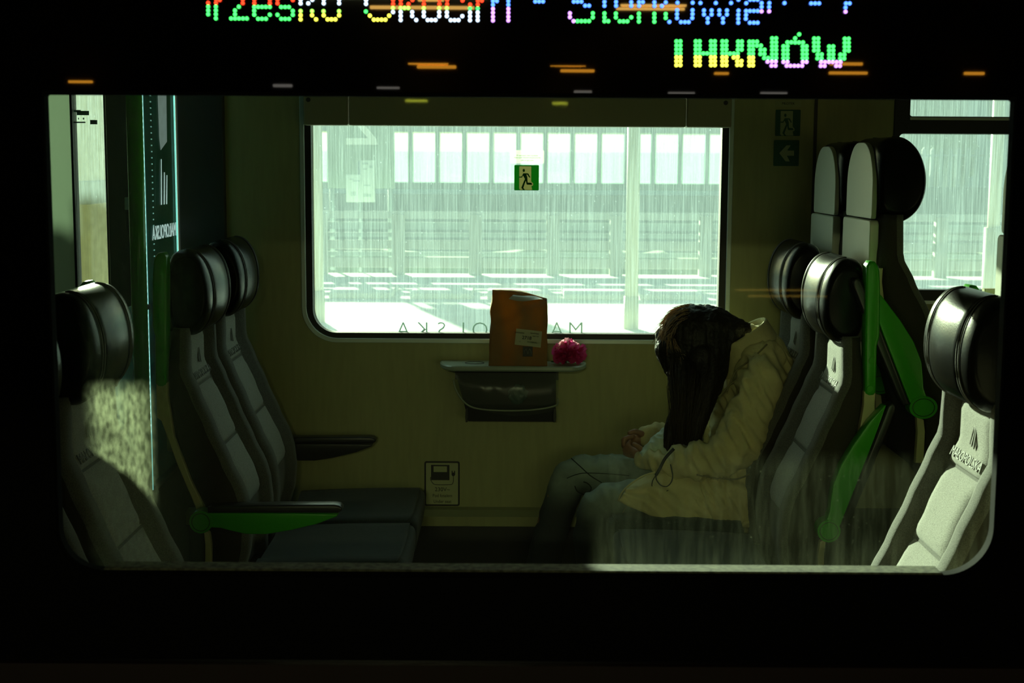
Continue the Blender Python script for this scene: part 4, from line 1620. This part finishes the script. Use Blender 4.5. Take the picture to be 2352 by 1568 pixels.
fuse('hair', hr, .0055, M_hair, per, 5, hair_groove)
hair = [c for c in per.children if c.name.startswith('hair')][0]
M_strand = mat('hair_strand', (.34, .21, .11), .35)  # rim light on the hair painted as a paler strand colour
bm = bmesh.new()
bm_f = bmesh.new()
rnd = random.Random(3)
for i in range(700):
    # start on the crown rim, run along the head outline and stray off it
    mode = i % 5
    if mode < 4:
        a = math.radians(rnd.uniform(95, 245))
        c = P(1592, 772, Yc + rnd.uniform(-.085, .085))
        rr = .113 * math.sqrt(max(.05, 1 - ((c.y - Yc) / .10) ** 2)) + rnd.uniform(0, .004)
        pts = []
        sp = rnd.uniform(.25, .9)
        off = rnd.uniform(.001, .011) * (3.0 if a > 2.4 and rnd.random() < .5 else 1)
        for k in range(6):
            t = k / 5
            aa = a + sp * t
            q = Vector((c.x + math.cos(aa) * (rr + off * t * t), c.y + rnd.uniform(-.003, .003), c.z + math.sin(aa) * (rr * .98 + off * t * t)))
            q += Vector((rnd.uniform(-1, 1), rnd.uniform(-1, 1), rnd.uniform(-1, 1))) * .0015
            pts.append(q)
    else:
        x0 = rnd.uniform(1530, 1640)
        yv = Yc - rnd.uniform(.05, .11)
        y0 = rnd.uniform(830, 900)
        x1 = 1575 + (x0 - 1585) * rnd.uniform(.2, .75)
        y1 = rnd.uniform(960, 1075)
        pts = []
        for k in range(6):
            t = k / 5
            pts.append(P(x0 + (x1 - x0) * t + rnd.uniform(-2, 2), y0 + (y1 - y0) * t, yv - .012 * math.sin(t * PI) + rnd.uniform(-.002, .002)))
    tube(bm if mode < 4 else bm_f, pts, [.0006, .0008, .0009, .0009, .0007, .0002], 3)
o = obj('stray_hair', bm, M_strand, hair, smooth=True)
o['kind'] = 'stuff'
o = obj('stray_hair', bm_f, M_strand2, hair, smooth=True)
o['kind'] = 'stuff'
# black cord hanging from the lap with two loops
crd = smooth_path([P(a, b, 4.70) for a, b in ((1548, 1030), (1528, 1052), (1516, 1075), (1506, 1092))], 5)
cordo = thing('strap', 'black strap hanging from under the hair and ending in two thin loops', 'strap')
obj('strap_band', atube(crd, [.0055] * (len(crd) - 1) + [.004], 8), M_dark, cordo, smooth=True)
obj('strap_loop', atube(smooth_path([P(a, b, 4.665) for a, b in ((1506, 1092), (1499, 1104), (1498, 1118), (1508, 1129), (1522, 1130), (1535, 1126))], 6), .0016, 6), M_dark, cordo, smooth=True)
obj('strap_loop', atube(smooth_path([P(a, b, 4.665) for a, b in ((1507, 1090), (1508, 1102), (1518, 1114), (1531, 1117), (1541, 1108), (1545, 1094), (1543, 1080), (1540, 1066))], 6), .0020, 6), M_dark, cordo, smooth=True)
# shoes on the floor
for (px, yy) in ((1228, 4.93), (1372, 4.80)):
    x = P(px, 1400, yy).x
    fuse('shoe', [[((x + .03, yy, -.04), .042), ((x - .06, yy, -.048), .036), ((x - .14, yy, -.056), .028)]], .006, M_shoe, per, 4,
         lambda co, n: Vector((co.x, co.y, max(co.z, -.086))))

# ================================================================== LED DESTINATION DISPLAY
disp = thing('destination_display', 'led display of coloured dots above the coach window', 'display')
G_, Rd, Wt, Yl, B_, Pu, YG_ = 'g', 'r', 'w', 'y', 'b', 'p', 'yg'
LEDC = dict(g=(.06, 1.0, .14), r=(1.0, .05, .015), w=(.62, .80, 1.0), y=(.95, .95, .08), b=(.07, .22, 1.0), p=(.62, .28, 1.0), yg=(.35, 1.0, .10))
LEDM = {k: mat('led_' + k, v, .5, emit=v, power=2.6 if k != 'b' else 3.4) for k, v in LEDC.items()}
chars = []


def D(ox, oy, s, spec):
    """dots of one character: {'colour': [(x, y), ...]} in the crop's own scale"""
    chars.append([(c, ox + x / s, oy + y / s) for c, pts in spec.items() for x, y in pts])


s1 = 6.533
D(460, 0, s1, dict(r=[(118, 42), (235, 42), (235, -14), (290, 0)], g=[(118, 97), (118, 155), (118, 213), (233, 97), (233, 155), (233, 213), (233, 275)]))
D(460, 0, s1, dict(r=[(637, -8), (637, 47)], g=[(578, 100), (520, 157), (520, 215), (462, 277), (520, 277), (580, 277), (640, 277), (698, 277)]))
D(460, 0, s1, dict(r=[(811, -8), (811, 47), (1043, -8), (1043, 47)], g=[(809, 103), (867, 103), (925, 103), (983, 103), (1042, 103), (809, 160), (809, 220), (867, 282), (925, 282), (985, 282), (1043, 220)]))
D(460, 0, s1, dict(r=[(1158, -8), (1158, 50), (1388, 0)], g=[(1213, 105), (1272, 105), (1330, 105), (1388, 163), (1388, 222), (1158, 222), (1215, 283), (1273, 283), (1332, 283)]))
D(460, 0, s1, dict(w=[(1505, -8), (1505, 50), (1620, 50), (1680, -4)], yg=[(1505, 165), (1677, 165)], y=[(1505, 228), (1505, 290), (1677, 228), (1737, 290)]))
D(460, 0, s1, dict(w=[(1852, -8), (1852, 50), (2083, -8), (2083, 50)], yg=[(1850, 167), (2082, 167)], y=[(1852, 230), (1910, 290), (1968, 290), (2027, 290), (2083, 230)]))
D(820, 0, s1, dict(w=[(135, 0), (135, 58), (540, 180)], g=[(133, 172)], y=[(193, 235), (252, 295), (310, 295), (368, 295), (426, 295), (482, 235)], r=[(541, 0), (541, 60)], yg=[(540, 120)]))
D(820, 0, s1, dict(r=[(657, 0), (657, 60), (773, 60), (832, 0)], yg=[(655, 120), (713, 120), (770, 120)], w=[(655, 180), (655, 240), (655, 300), (828, 180), (828, 240), (888, 300)]))
D(820, 0, s1, dict(r=[(1003, 0), (1003, 62), (1237, 0), (1237, 62)], yg=[(1002, 122), (1233, 122)], w=[(1002, 182), (1002, 242), (1060, 300), (1118, 300), (1177, 300), (1233, 182), (1233, 242)]))
D(820, 0, s1, dict(r=[(1352, 0), (1352, 62), (1583, 8)], yg=[(1348, 122)], w=[(1348, 184), (1348, 242), (1406, 302), (1465, 302), (1523, 302), (1580, 242)]))
D(820, 0, s1, dict(r=[(1697, 68)], g=[(1695, 125)], w=[(1695, 185), (1695, 245), (1695, 303)]))
D(820, 0, s1, dict(r=[(1813, 10), (1813, 68), (1873, 10)], g=[(1811, 125)], w=[(1811, 185), (1811, 245), (1811, 303)]))
D(820, 0, s1, dict(b=[(2040, 15), (2040, 72), (2098, 15), (2271, 15), (2271, 72)], p=[(2040, 132), (2040, 190), (2040, 250), (2040, 307), (2271, 132), (2271, 190), (2271, 250), (2271, 307)]))
s3 = 6.031
D(1210, 0, s3, dict(b=[(117, 20), (171, 20), (225, 20)]))
D(1210, 0, s3, dict(b=[(650, 22), (703, 22), (757, 22), (808, 78), (863, 78)], p=[(597, 183), (597, 237), (648, 292)], g=[(702, 292), (756, 292), (809, 292), (863, 292), (915, 183), (915, 240)]))
D(1210, 0, s3, dict(b=[(1076, 25), (1076, 80)], g=[(1076, 185), (1076, 240), (1076, 293), (1129, 293)]))
D(1210, 0, s3, dict(b=[(1237, 25), (1237, 80), (1447, 28), (1447, 80)], g=[(1234, 187), (1234, 240), (1287, 295), (1340, 295), (1393, 295), (1447, 240)]))
D(1210, 0, s3, dict(b=[(1555, 28), (1555, 80), (1608, 28)], g=[(1553, 188), (1553, 243), (1553, 297)]))
D(1210, 0, s3, dict(b=[(1768, 30), (1768, 82), (1872, 82), (1925, 32), (1975, 303)], g=[(1767, 190), (1767, 245), (1767, 300), (1925, 193), (1925, 247)]))
D(1210, 0, s3, dict(b=[(2088, 37), (2298, 37), (2083, 140), (2081, 195), (2081, 250), (2296, 140), (2296, 195), (2292, 250), (2135, 305), (2190, 305), (2243, 305)]))
s4 = 5.47
D(1540, 0, s4, dict(b=[(377, 37), (570, 37), (762, 37), (421, 130), (421, 182), (517, 130), (517, 182), (468, 230), (468, 282), (614, 130), (614, 182), (710, 130), (710, 182), (660, 230), (660, 282)]))
D(1540, 0, s4, dict(b=[(855, -4), (855, 133), (852, 185), (852, 235), (852, 285)]))
D(1540, 0, s4, dict(b=[(952, 40), (1000, -4), (1048, -4), (1096, -4), (1145, 38), (1145, 87), (950, 137), (998, 137), (1047, 137), (1096, 137), (950, 187), (947, 235), (997, 285), (1047, 285), (1095, 285)], p=[(1145, 142)]))
D(1540, 0, s4, dict(b=[(1242, 38), (1240, 88)], p=[(1240, 142)]))
D(1540, 0, s4, dict(b=[(1433, 38)]))
D(1540, 0, s4, dict(b=[(1768, 42), (1818, 42), (1868, 42)]))
D(1540, 0, s4, dict(b=[(2205, 42), (2252, 42), (2200, 95)], p=[(2200, 147)]))


def cols(xs, g=(), y=(), p=()):
    d = {}
    for key, ys_ in (('g', g), ('y', y), ('p', p)):
        if ys_:
            d[key] = [(x, q) for x in xs for q in ys_]
    return d


def merge(*ds):
    out = {}
    for d in ds:
        for k, v in d.items():
            out.setdefault(k, []).extend(v)
    return out


g4, y3 = (135, 187, 237, 288), (336, 385, 435)
D(1540, 70, s4, cols((75, 125), g4, y3))
D(1540, 70, s4, merge(cols((318, 367), g4, y3), cols((510, 558), g4, y3), dict(g=[(413, 288), (461, 288)])))
D(1540, 70, s4, merge(cols((653, 702), g4, y3), dict(g=[(850, 138), (897, 138), (850, 188), (897, 188), (847, 240), (895, 240), (748, 290), (797, 290), (845, 290)],
                                                     y=[(795, 338), (845, 333), (840, 385), (892, 383), (840, 433), (888, 433)])))
D(1540, 70, s4, merge(cols((992, 1037), (140, 190, 242, 292), (340, 388, 438)), dict(g=[(1087, 140), (1087, 190), (1137, 190), (1132, 242), (1182, 242), (1130, 295), (1180, 295), (1178, 345), (1227, 345)]),
                      cols((1278, 1328), (98, 148, 198, 245, 297, 345), (), ()), dict(p=[(1220, 392), (1273, 390), (1323, 390), (1270, 442), (1320, 442)])))
D(1540, 70, s4, merge(dict(g=[(1617, 48), (1567, 98), (1470, 148), (1518, 148), (1567, 150), (1615, 150), (1665, 150)]), cols((1420, 1470), (198, 247, 297, 347), (), (395,)),
                      cols((1662, 1710), (198, 247, 297, 347), (), (395,)), dict(p=[(1460, 443), (1508, 443), (1557, 443), (1605, 443), (1655, 443)])))
D(1540, 70, s4, merge(cols((1806, 1857), (100, 150, 200, 250)), dict(g=[(1850, 300), (1900, 300), (1847, 350), (1898, 350), (2135, 302), (2185, 302), (2133, 352), (2183, 352)]),
                      cols((1994, 2045), (200, 250, 300, 350)), cols((2190, 2240), (103, 153, 203, 253)),
                      dict(p=[(x, 395) for x in (1893, 1942, 1990, 2038, 2087, 2137)] + [(x, 445) for x in (1888, 1937, 2082, 2130)])))
yd = YG - .004
for ch in chars:
    keys = sorted({c for c, _, _ in ch})
    bm = bmesh.new()
    mi = {}
    for c, px, py in ch:
        if py < -3:
            continue
        p = P(px, py, yd)
        r_ = .0031
        vs = [bm.verts.new((p.x + r_ * math.cos(k * PI / 5), yd, p.z + r_ * math.sin(k * PI / 5))) for k in range(10)]
        top = bm.verts.new((p.x, yd - .0012, p.z))
        for k in range(10):
            f = bm.faces.new((vs[k], vs[(k + 1) % 10], top))
            f.material_index = keys.index(c)
    me = bpy.data.meshes.new('led_character')
    bm.to_mesh(me)
    bm.free()
    o = link('led_character', me, [LEDM[k] for k in keys], disp)
    o['kind'] = 'stuff'

# ================================================================== OUTSIDE, FAR SIDE
M_conc = mat('sunlit_paving', (.85, .87, .80), .9, noise_amt=.08, noise_scale=3)
M_conc2 = mat('sun_spot_pale', (.95, .95, .85), .8)
M_ballast = mat('ballast', (.22, .22, .19), .95, noise_amt=.4, noise_scale=9)
M_rail = mat('fence_rail', (.26, .34, .34), .6)
M_postp = mat('fence_post_paint', (.46, .46, .38), .6)
M_bar = mat('barrier_panel', (.08, .15, .15), .7)
M_hedge = mat('hedge_green', (.10, .15, .07), .95, noise_amt=.6, noise_scale=4)
M_pl = mat('lamp_post_paint', (.62, .60, .42), .5)
g = struct(obj('ground', abox(-60, 60, 6.0, 130, -.62, -.55), M_ballast))
g = struct(obj('platform_far', abox(-45, 45, 9.6, 19.4, -.54, .0, bev=.02), M_conc))
struct(obj('platform_near', abox(-30, 30, -6.2, 2.22, -.7, -.14), mat('platform_dark', (.012, .012, .012), .9, noise_amt=.3, noise_scale=8)))
# added pale slabs painting sunlit spots between the railing's shadows
slab = tag(obj('sunlit_spot', abox(-1.05, 1.05, -.55, .55, 0, .07, bev=.02), M_conc2), 'pale slab painting a sunlit spot on the far platform, one of a row', 'sun spot', 'pale slabs painting sunlit spots on the far platform')
spot_me = slab.data
first = True
for (Yb, spots) in ((16.3, (838, 1018, 1190, 1362, 1530)),):
    for bi, px in enumerate(spots):
        o = slab if first else slab.copy()
        if not first:
            COL.objects.link(o)
        first = False
        p = P(px, 680, Yb)
        o['label'] = 'pale slab painting a sunlit spot on the far platform, ' + ('farthest left of the row', 'second from the left', 'directly behind the paper bag', 'left of the slim beige post', 'farthest right of the row')[bi]
        o.location = (p.x, Yb, 0)
        o.scale = (.33, 1, 1)
# railing: posts, rails, panels
fence = thing('railing', 'pale post and rail barrier along the back of the far platform', 'railing')
YR = 19.2
for px in (562, 738, 915, 1092, 1270, 1415, 1620, 1800, 1980, 2160, 2330):
    p = P(px, 560, YR)
    obj('post', abox(p.x - .085, p.x + .085, YR - .06, YR + .06, 0, px_z(492, YR), bev=.01), M_postp, fence)
for py, h in ((495, .05), (563, .06), (604, .07)):
    z = px_z(py, YR)
    obj('rail', abox(-16, 16, YR - .02, YR + .02, z - h, z + h, bev=.01), M_postp if py > 500 else mat('rail_top', (.62, .66, .58), .5), fence)
for py, h in ((520, .05), (541, .03), (585, .03)):
    z = px_z(py, YR)
    obj('plank', abox(-16, 16, YR + .05, YR + .08, z - h, z + h), M_rail, fence)
# hedge bank behind, and a noise wall with clear upper panels
hb = bmesh.new()
rows = []
for i in range(161):
    x = -24 + i * .3
    top = .10 + .20 * noise.noise(Vector((x * .5, 0, 0))) + .14 * noise.noise(Vector((x * 2.3, 4, 0)))
    rows.append([(x, 22.0, -.55), (x, 22.1 + .2 * noise.noise(Vector((x, 1, 1))), top * .6), (x, 22.5, top), (x, 23.2, top * .9), (x, 23.6, -.55)])
o = obj('hedge', loft(rows), M_hedge, None, smooth=True)
tag(o, 'long low dull green hedge behind the far railing', 'hedge')
pal = thing('palisade_fence', 'dark pointed palisade fence on a low wall seen in the right hand window', 'fence')
YQ = 42.0
obj('base_wall', abox(10.6, 22, YQ, YQ + .2, -.55, px_z(430, YQ, 2200)), M_bar, pal)
zq0, zq1 = px_z(430, YQ, 2200), px_z(345, YQ, 2200)
pk = None
for i in range(26):
    x = 11.2 + i * .26
    if pk is None:
        o = obj('picket', prism([(0, zq0), (.12, zq0), (.12, zq1), (.06, zq1 + .08), (0, zq1)], YQ + .05, YQ + .09), M_rail, pal)
        pk = o.data
    else:
        o = bpy.data.objects.new('picket', pk)
        COL.objects.link(o)
        o.parent = pal
    o.location = (x, 0, 0)
obj('fence_rail', abox(11.0, 18.2, YQ + .09, YQ + .13, zq1 - .18, zq1 - .12), M_rail, pal)
nwall = thing('noise_barrier', 'blue green noise barrier with tall posts and clear upper panels beyond the tracks', 'barrier')
YW = 36.0
zb_, zm_, zt_ = -.55, px_z(420, YW), px_z(304, YW)
obj('lower_panel', abox(-42, 9.7, YW, YW + .12, zb_, px_z(447, YW)), M_bar, nwall)
obj('middle_beam', abox(-42, 9.7, YW - .10, YW + .12, px_z(447, YW), px_z(436, YW), bev=.02), mat('barrier_beam', (.30, .46, .52), .5), nwall)
obj('sill_panel', abox(-42, 9.7, YW + .02, YW + .12, px_z(436, YW), zm_), M_bar, nwall)
M_clear = glass_mat('barrier_glazing', (.62, .76, .74), (.7, .85, .8), .22, .1, 0, streak_scale=(2, 2, 1), refl=.05)
post_me = None
k = 0
for i in range(-44, 15):
    x = i * .677 + .13
    big = True
    o = obj('post', abox(x - .055, x + .055, YW - .02, YW + .12, zm_, zt_ + .05), M_rail, nwall) if post_me is None else None
    if post_me is None:
        post_me = o.data
        x_ref = x
    else:
        o = bpy.data.objects.new('post', post_me)
        COL.objects.link(o)
        o.parent = nwall
        o.location = (x - x_ref, 0, 0)
obj('clear_panel', abox(-42, 9.7, YW + .04, YW + .06, zm_, zt_ + .05), M_clear, nwall)
obj('hazed_panel', abox(-42, 9.7, YW + .07, YW + .08, zm_, px_z(348, YW)), glass_mat('hazed_glazing', (.80, .90, .84), (.6, .7, .62), .35, .1, 0, streak_scale=(1, 1, 1), refl=.03), nwall)
obj('top_beam', abox(-42, 9.7, YW - .12, YW + .2, zt_, zt_ + .15), mat('barrier_top', (.25, .33, .30), .6), nwall)
# posts on the far platform
for lab_, pxa, pxb, Yp, col in (('slim beige post seen through the right part of the main window', 1438, 1468, 13.0, M_pl), ('pale post at the left edge of the main window', 712, 742, 13.4, M_pl),
                                ('pale stepped post seen through the right hand window', 2268, 2296, 13.0, M_pl)):
    t = thing('platform_post', lab_, 'post')
    x0, x1 = P(pxa, 520, Yp).x, P(pxb, 520, Yp).x
    cxp, hw = (x0 + x1) / 2, (x1 - x0) / 2
    obj('shaft', atube([(cxp, Yp, 0), (cxp, Yp, 2.5)], hw, 20), col, t, smooth=True)
    obj('base_sleeve', atube([(cxp, Yp, 0), (cxp, Yp, .95 if pxa > 2000 else .3)], hw * (1.45 if pxa > 2000 else 1.15), 20), col, t, smooth=True)
    obj('post_cap', atube([(cxp, Yp, 2.48), (cxp, Yp, 2.54)], hw * 1.2, 20), M_metal, t, smooth=True)
# column in front of the vestibule door
t = thing('platform_column', 'broad cream column seen through the vestibule door glass', 'column')
x0, x1 = P(172, 450, 9.9).x, P(206, 450, 9.9).x
obj('shaft', abox(x0, x1, 9.9, 10.35, 0, 2.42, bev=.02), mat('column_cream', (.95, .85, .45), .6), t)
obj('collar_band', abox(x0 - .01, x1 + .01, 9.89, 10.36, px_z(470, 9.9, 190), px_z(415, 9.9, 190), bev=.01), mat('column_band', (.55, .55, .38), .6), t)
obj('plinth', abox(x0 - .06, x1 + .06, 9.84, 10.42, 0, .12, bev=.02), M_conc, t)
# grey kiosk side left of it
t = thing('shelter', 'grey green platform shelter wall seen at the left edge of the door glass', 'shelter')
obj('wall_sheet', abox(P(60, 450, 11).x, P(169, 450, 11).x, 11.0, 11.1, 0, 2.45, bev=.01), mat('shelter_sheet', (.26, .36, .32), .6, noise_amt=.15, noise_scale=2), t)
obj('roof', abox(P(60, 450, 11).x, P(172, 450, 11).x, 10.9, 12.4, 2.45, 2.53, bev=.02), M_bar, t)
# number board near the window's top left corner
t = thing('number_board', 'grey green board with a white mirrored numeral beyond the window upper left', 'board')
Yb = 19.9
a, b = P(752, 432, Yb), P(905, 200, Yb)
obj('board', abox(a.x, b.x, Yb, Yb + .06, a.z, b.z, bev=.01), mat('board_green', (.20, .28, .22), .6), t)
obj('board_leg', atube([(a.x + .06, Yb + .03, 0), (a.x + .06, Yb + .03, a.z)], .035, 10), M_rail, t, smooth=True)
obj('board_leg', atube([(b.x - .06, Yb + .03, 0), (b.x - .06, Yb + .03, a.z)], .035, 10), M_rail, t, smooth=True)
M_white = mat('white_enamel', (.88, .92, .84), .5)
q = lambda px, py: (P(px, py, Yb).x, P(px, py, Yb).z)
plate('numeral', [q(795, 332), q(868, 332), q(864, 318), q(836, 285), q(822, 268), q(812, 278), q(845, 317), q(795, 317)], [], Yb - .012, .012, M_white, t)
t = thing('notice_sheets', 'white notice sheets on a thin pole beyond the window left part', 'notice')
Yb = 19.6
q = lambda px, py: P(px, py, Yb)
obj('pole', atube([(q(826, 470).x, Yb + .02, 0), (q(826, 470).x, Yb + .02, q(826, 370).z)], .02, 8), M_rail, t, smooth=True)
for (x0_, y0_, x1_, y1_) in ((795, 401, 827, 464), (828, 368, 861, 464)):
    a, b = q(x0_, y1_), q(x1_, y0_)
    obj('sheet', abox(a.x, b.x, Yb, Yb + .01, a.z, b.z, bev=.003), mat('sheet_white', (.80, .90, .82), .6), t)
bm = bmesh.new()
for (x0_, y0_, x1_, y1_) in ((832, 374, 846, 378), (848, 380, 856, 386), (834, 386, 842, 390), (803, 410, 812, 413), (810, 414, 826, 417), (806, 440, 818, 450), (835, 445, 852, 452), (835, 424, 850, 427)):
    a, b = q(x0_, y1_), q(x1_, y0_)
    box(bm, a.x, b.x, Yb - .003, Yb - .001, a.z, b.z)
obj('printed_blocks', bm, mat('soft_print', (.45, .55, .50), .6), t)
# distant buildings and trees
t = thing('distant_building', 'hazy pale blue building block beyond the noise barrier at right', 'building')
obj('block', abox(14, 34, 60, 70, -.5, 5.4), mat('far_block', (.32, .42, .46), .8), t)
obj('roof_edge', abox(13.8, 34.2, 59.8, 70.2, 5.4, 5.7), M_rail, t)
for i in range(8):
    obj('window', abox(15.2 + i * 2.3, 16.6 + i * 2.3, 59.9, 60.02, 2.6, 4.2), M_bar, t)
M_leaf = mat('far_foliage', (.10, .16, .08), .9, noise_amt=.5, noise_scale=2)
for i, (x, y, r_, lab_) in enumerate(((P(2105, 300, 46).x, 46, 1.75, 'rounded hazy tree beyond the barrier seen in the right hand hopper'), (8.8, 46, 1.5, 'small hazy tree behind the barrier right of the main window'))):
    t = thing('tree', lab_, 'tree')
    bm = bmesh.new()
    bmesh.ops.create_icosphere(bm, subdivisions=4, radius=r_, matrix=Matrix.Translation((x, y, r_ * .9 + .4)))
    c = Vector((x, y, r_ * .9 + .4))
    for v in bm.verts:
        d = v.co - c
        v.co = c + d * (1 + .25 * noise.noise(d * 1.6) + .12 * noise.noise(d * 5))
    obj('crown', bm, M_leaf, t, smooth=True)
    obj('trunk', atube([(x, y, -.55), (x, y, r_)], .16, 8), mat('bark', (.1, .08, .06), .9), t)

# ================================================================== CAMERA SIDE: added dark enclosure blocking sky and sun
M_blocker = mat('dark_blocker', (.03, .03, .028), .8)
struct(obj('blocker_wall', abox(-30, 30, -6.3, -6.1, -.7, 3.0), M_blocker))
struct(obj('blocker_roof', abox(-30, 30, -6.3, 2.6, 2.70, 2.85), M_blocker))
struct(obj('blocker_end', abox(-30.2, -30, -6.3, 2.6, -.7, 3.0), M_blocker))
struct(obj('blocker_end', abox(30, 30.2, -6.3, 2.6, -.7, 3.0), M_blocker))
# coach roof
struct(obj('coach_roof', abox(-30, 30, YG, YF + .09, 2.36, 2.7), M_body))
struct(obj('neighbour_coach', abox(XR + .06, 30, YG, YF + .09, -.35, 2.36), M_body))
struct(obj('neighbour_coach', abox(-30, XL - .06, YG, YF + .09, -.35, 2.36), M_body))
# luminaires under the added roof
for (lx, ly, pw, lab_) in ((-.75, -4.6, 47, 'warm ceiling luminaire above the platform in front of the coach window'),
                           (-5.6, -4.6, 12, 'warm ceiling luminaire above the platform far to the left'),
                           (5.2, -4.6, 12, 'warm ceiling luminaire above the platform far to the right')):
    t = thing('ceiling_luminaire', lab_, 'lamp')
    obj('luminaire_housing', abox(lx - .62, lx + .62, ly - .08, ly + .08, 2.64, 2.70, bev=.01), M_metal, t)
    ld = bpy.data.lights.new('luminaire_light', 'AREA')
    ld.shape = 'RECTANGLE'
    ld.size = 1.2
    ld.size_y = .12
    ld.energy = pw
    ld.color = (.97, 1.0, .52)
    lo = bpy.data.objects.new('luminaire_light', ld)
    COL.objects.link(lo)
    lo.parent = t
    lo.location = (lx, ly + .03, 2.62)
    lo.rotation_euler = (math.radians(60), 0, 0)
# lamps on the added wall, whose reflections show in the coach glass
YL = -5.95
YV = 2 * YG - YL


def lamp(label, px0, px1, py, h, m, group=None):
    a, b = P(px0, py - h / 2, YV), P(px1, py + h / 2, YV)
    t = thing('wall_lamp', label, 'lamp', group=group)
    z0, z1 = sorted((a.z, b.z))
    obj('lamp_tube', abox(a.x, b.x, YL, YL + .03, z0, z1, bev=min(.008, (z1 - z0) * .3)), m, t)
    obj('lamp_mount', abox(a.x + .03, b.x - .03, -6.1, YL, (z0 + z1) / 2 - .008, (z0 + z1) / 2 + .008), M_metal, t)


MA = mat('amber_lamp', (.9, .5, .1), .5, emit=(1.0, .40, .03), power=11)
MA2 = mat('pale_amber_lamp', (.9, .6, .2), .5, emit=(1.0, .55, .12), power=16)
MW = mat('dim_white_lamp', (.8, .8, .7), .5, emit=(.9, .85, .75), power=2.2)
MY = mat('yellow_lamp', (.8, .8, .2), .5, emit=(.75, .80, .06), power=6)
GA, GW = 'amber strip lamps on the added wall', 'dim white strip lamps on the added wall'
LA = 'amber strip lamp on the dark added wall facing the coach'
LW = 'dim white strip lamp on the dark added wall facing the coach'
for (x0_, x1_, y_, h_, q_) in ((159, 214, 188, 6, 'shows farthest left, above the door glass'), (938, 1030, 147, 4, 'thin one left of centre'),
                               (958, 1048, 154, 8, 'thick one left of centre'), (1264, 1345, 152, 2, 'hair thin one right of centre'),
                               (1287, 1365, 163, 7, 'thick one right of centre'), (1640, 1673, 169, 6, 'short one under the text'),
                               (1903, 1991, 168, 7, 'under the end of the text'), (1905, 1980, 147, 7, 'crosses the foot of the last letter'),
                               (2213, 2259, 169, 7, 'farthest right')):
    lamp('amber strip lamp mirrored above the window, ' + q_, x0_, x1_, y_, h_, MA, GA)
for (x0_, x1_, y_, h_, q_) in ((850, 1090, 18, 9, 'longest, across the second word'), (960, 1020, 1, 6, 'short, at the top edge'), (1415, 1572, 21, 7, 'lower of the pair across the third word'),
                               (1425, 1576, 13, 6, 'upper of the pair across the third word')):
    lamp('pale amber strip lamp mirrored in the text, ' + q_, x0_, x1_, y_, h_, MA2, 'pale amber strip lamps high on the added wall')
for (x0_, x1_, y_, h_, q_) in ((628, 672, 197, 7, 'farthest left'), (866, 918, 202, 5, 'second from the left, dimmest'), (1318, 1359, 211, 6, 'middle one'), (1534, 1595, 214, 5, 'second from the right'),
                               (1746, 1807, 214, 5, 'farthest right')):
    lamp('dim white strip lamp mirrored just above the window, ' + q_, x0_, x1_, y_, h_, MW, GW)
for (x0_, x1_, y_, h_, q_) in ((930, 981, 231, 6, 'longer left one'), (1269, 1304, 237, 6, 'shorter right one')):
    lamp('yellow strip lamp mirrored on the blind housing, ' + q_, x0_, x1_, y_, h_, MY, 'yellow strip lamps on the added wall')
for (x0_, x1_, y_, h_, q_) in ((1690, 1880, 667, 4, 'upper'), (1720, 1900, 681, 4, 'lower')):
    lamp('faint long amber strip mirrored right of the bowed head, ' + q_ + ' one', x0_, x1_, y_, h_, mat('faint_amber_lamp', (.6, .5, .1), .5, emit=(1.0, .62, .10), power=1.3), 'faint amber strips low on the added wall')
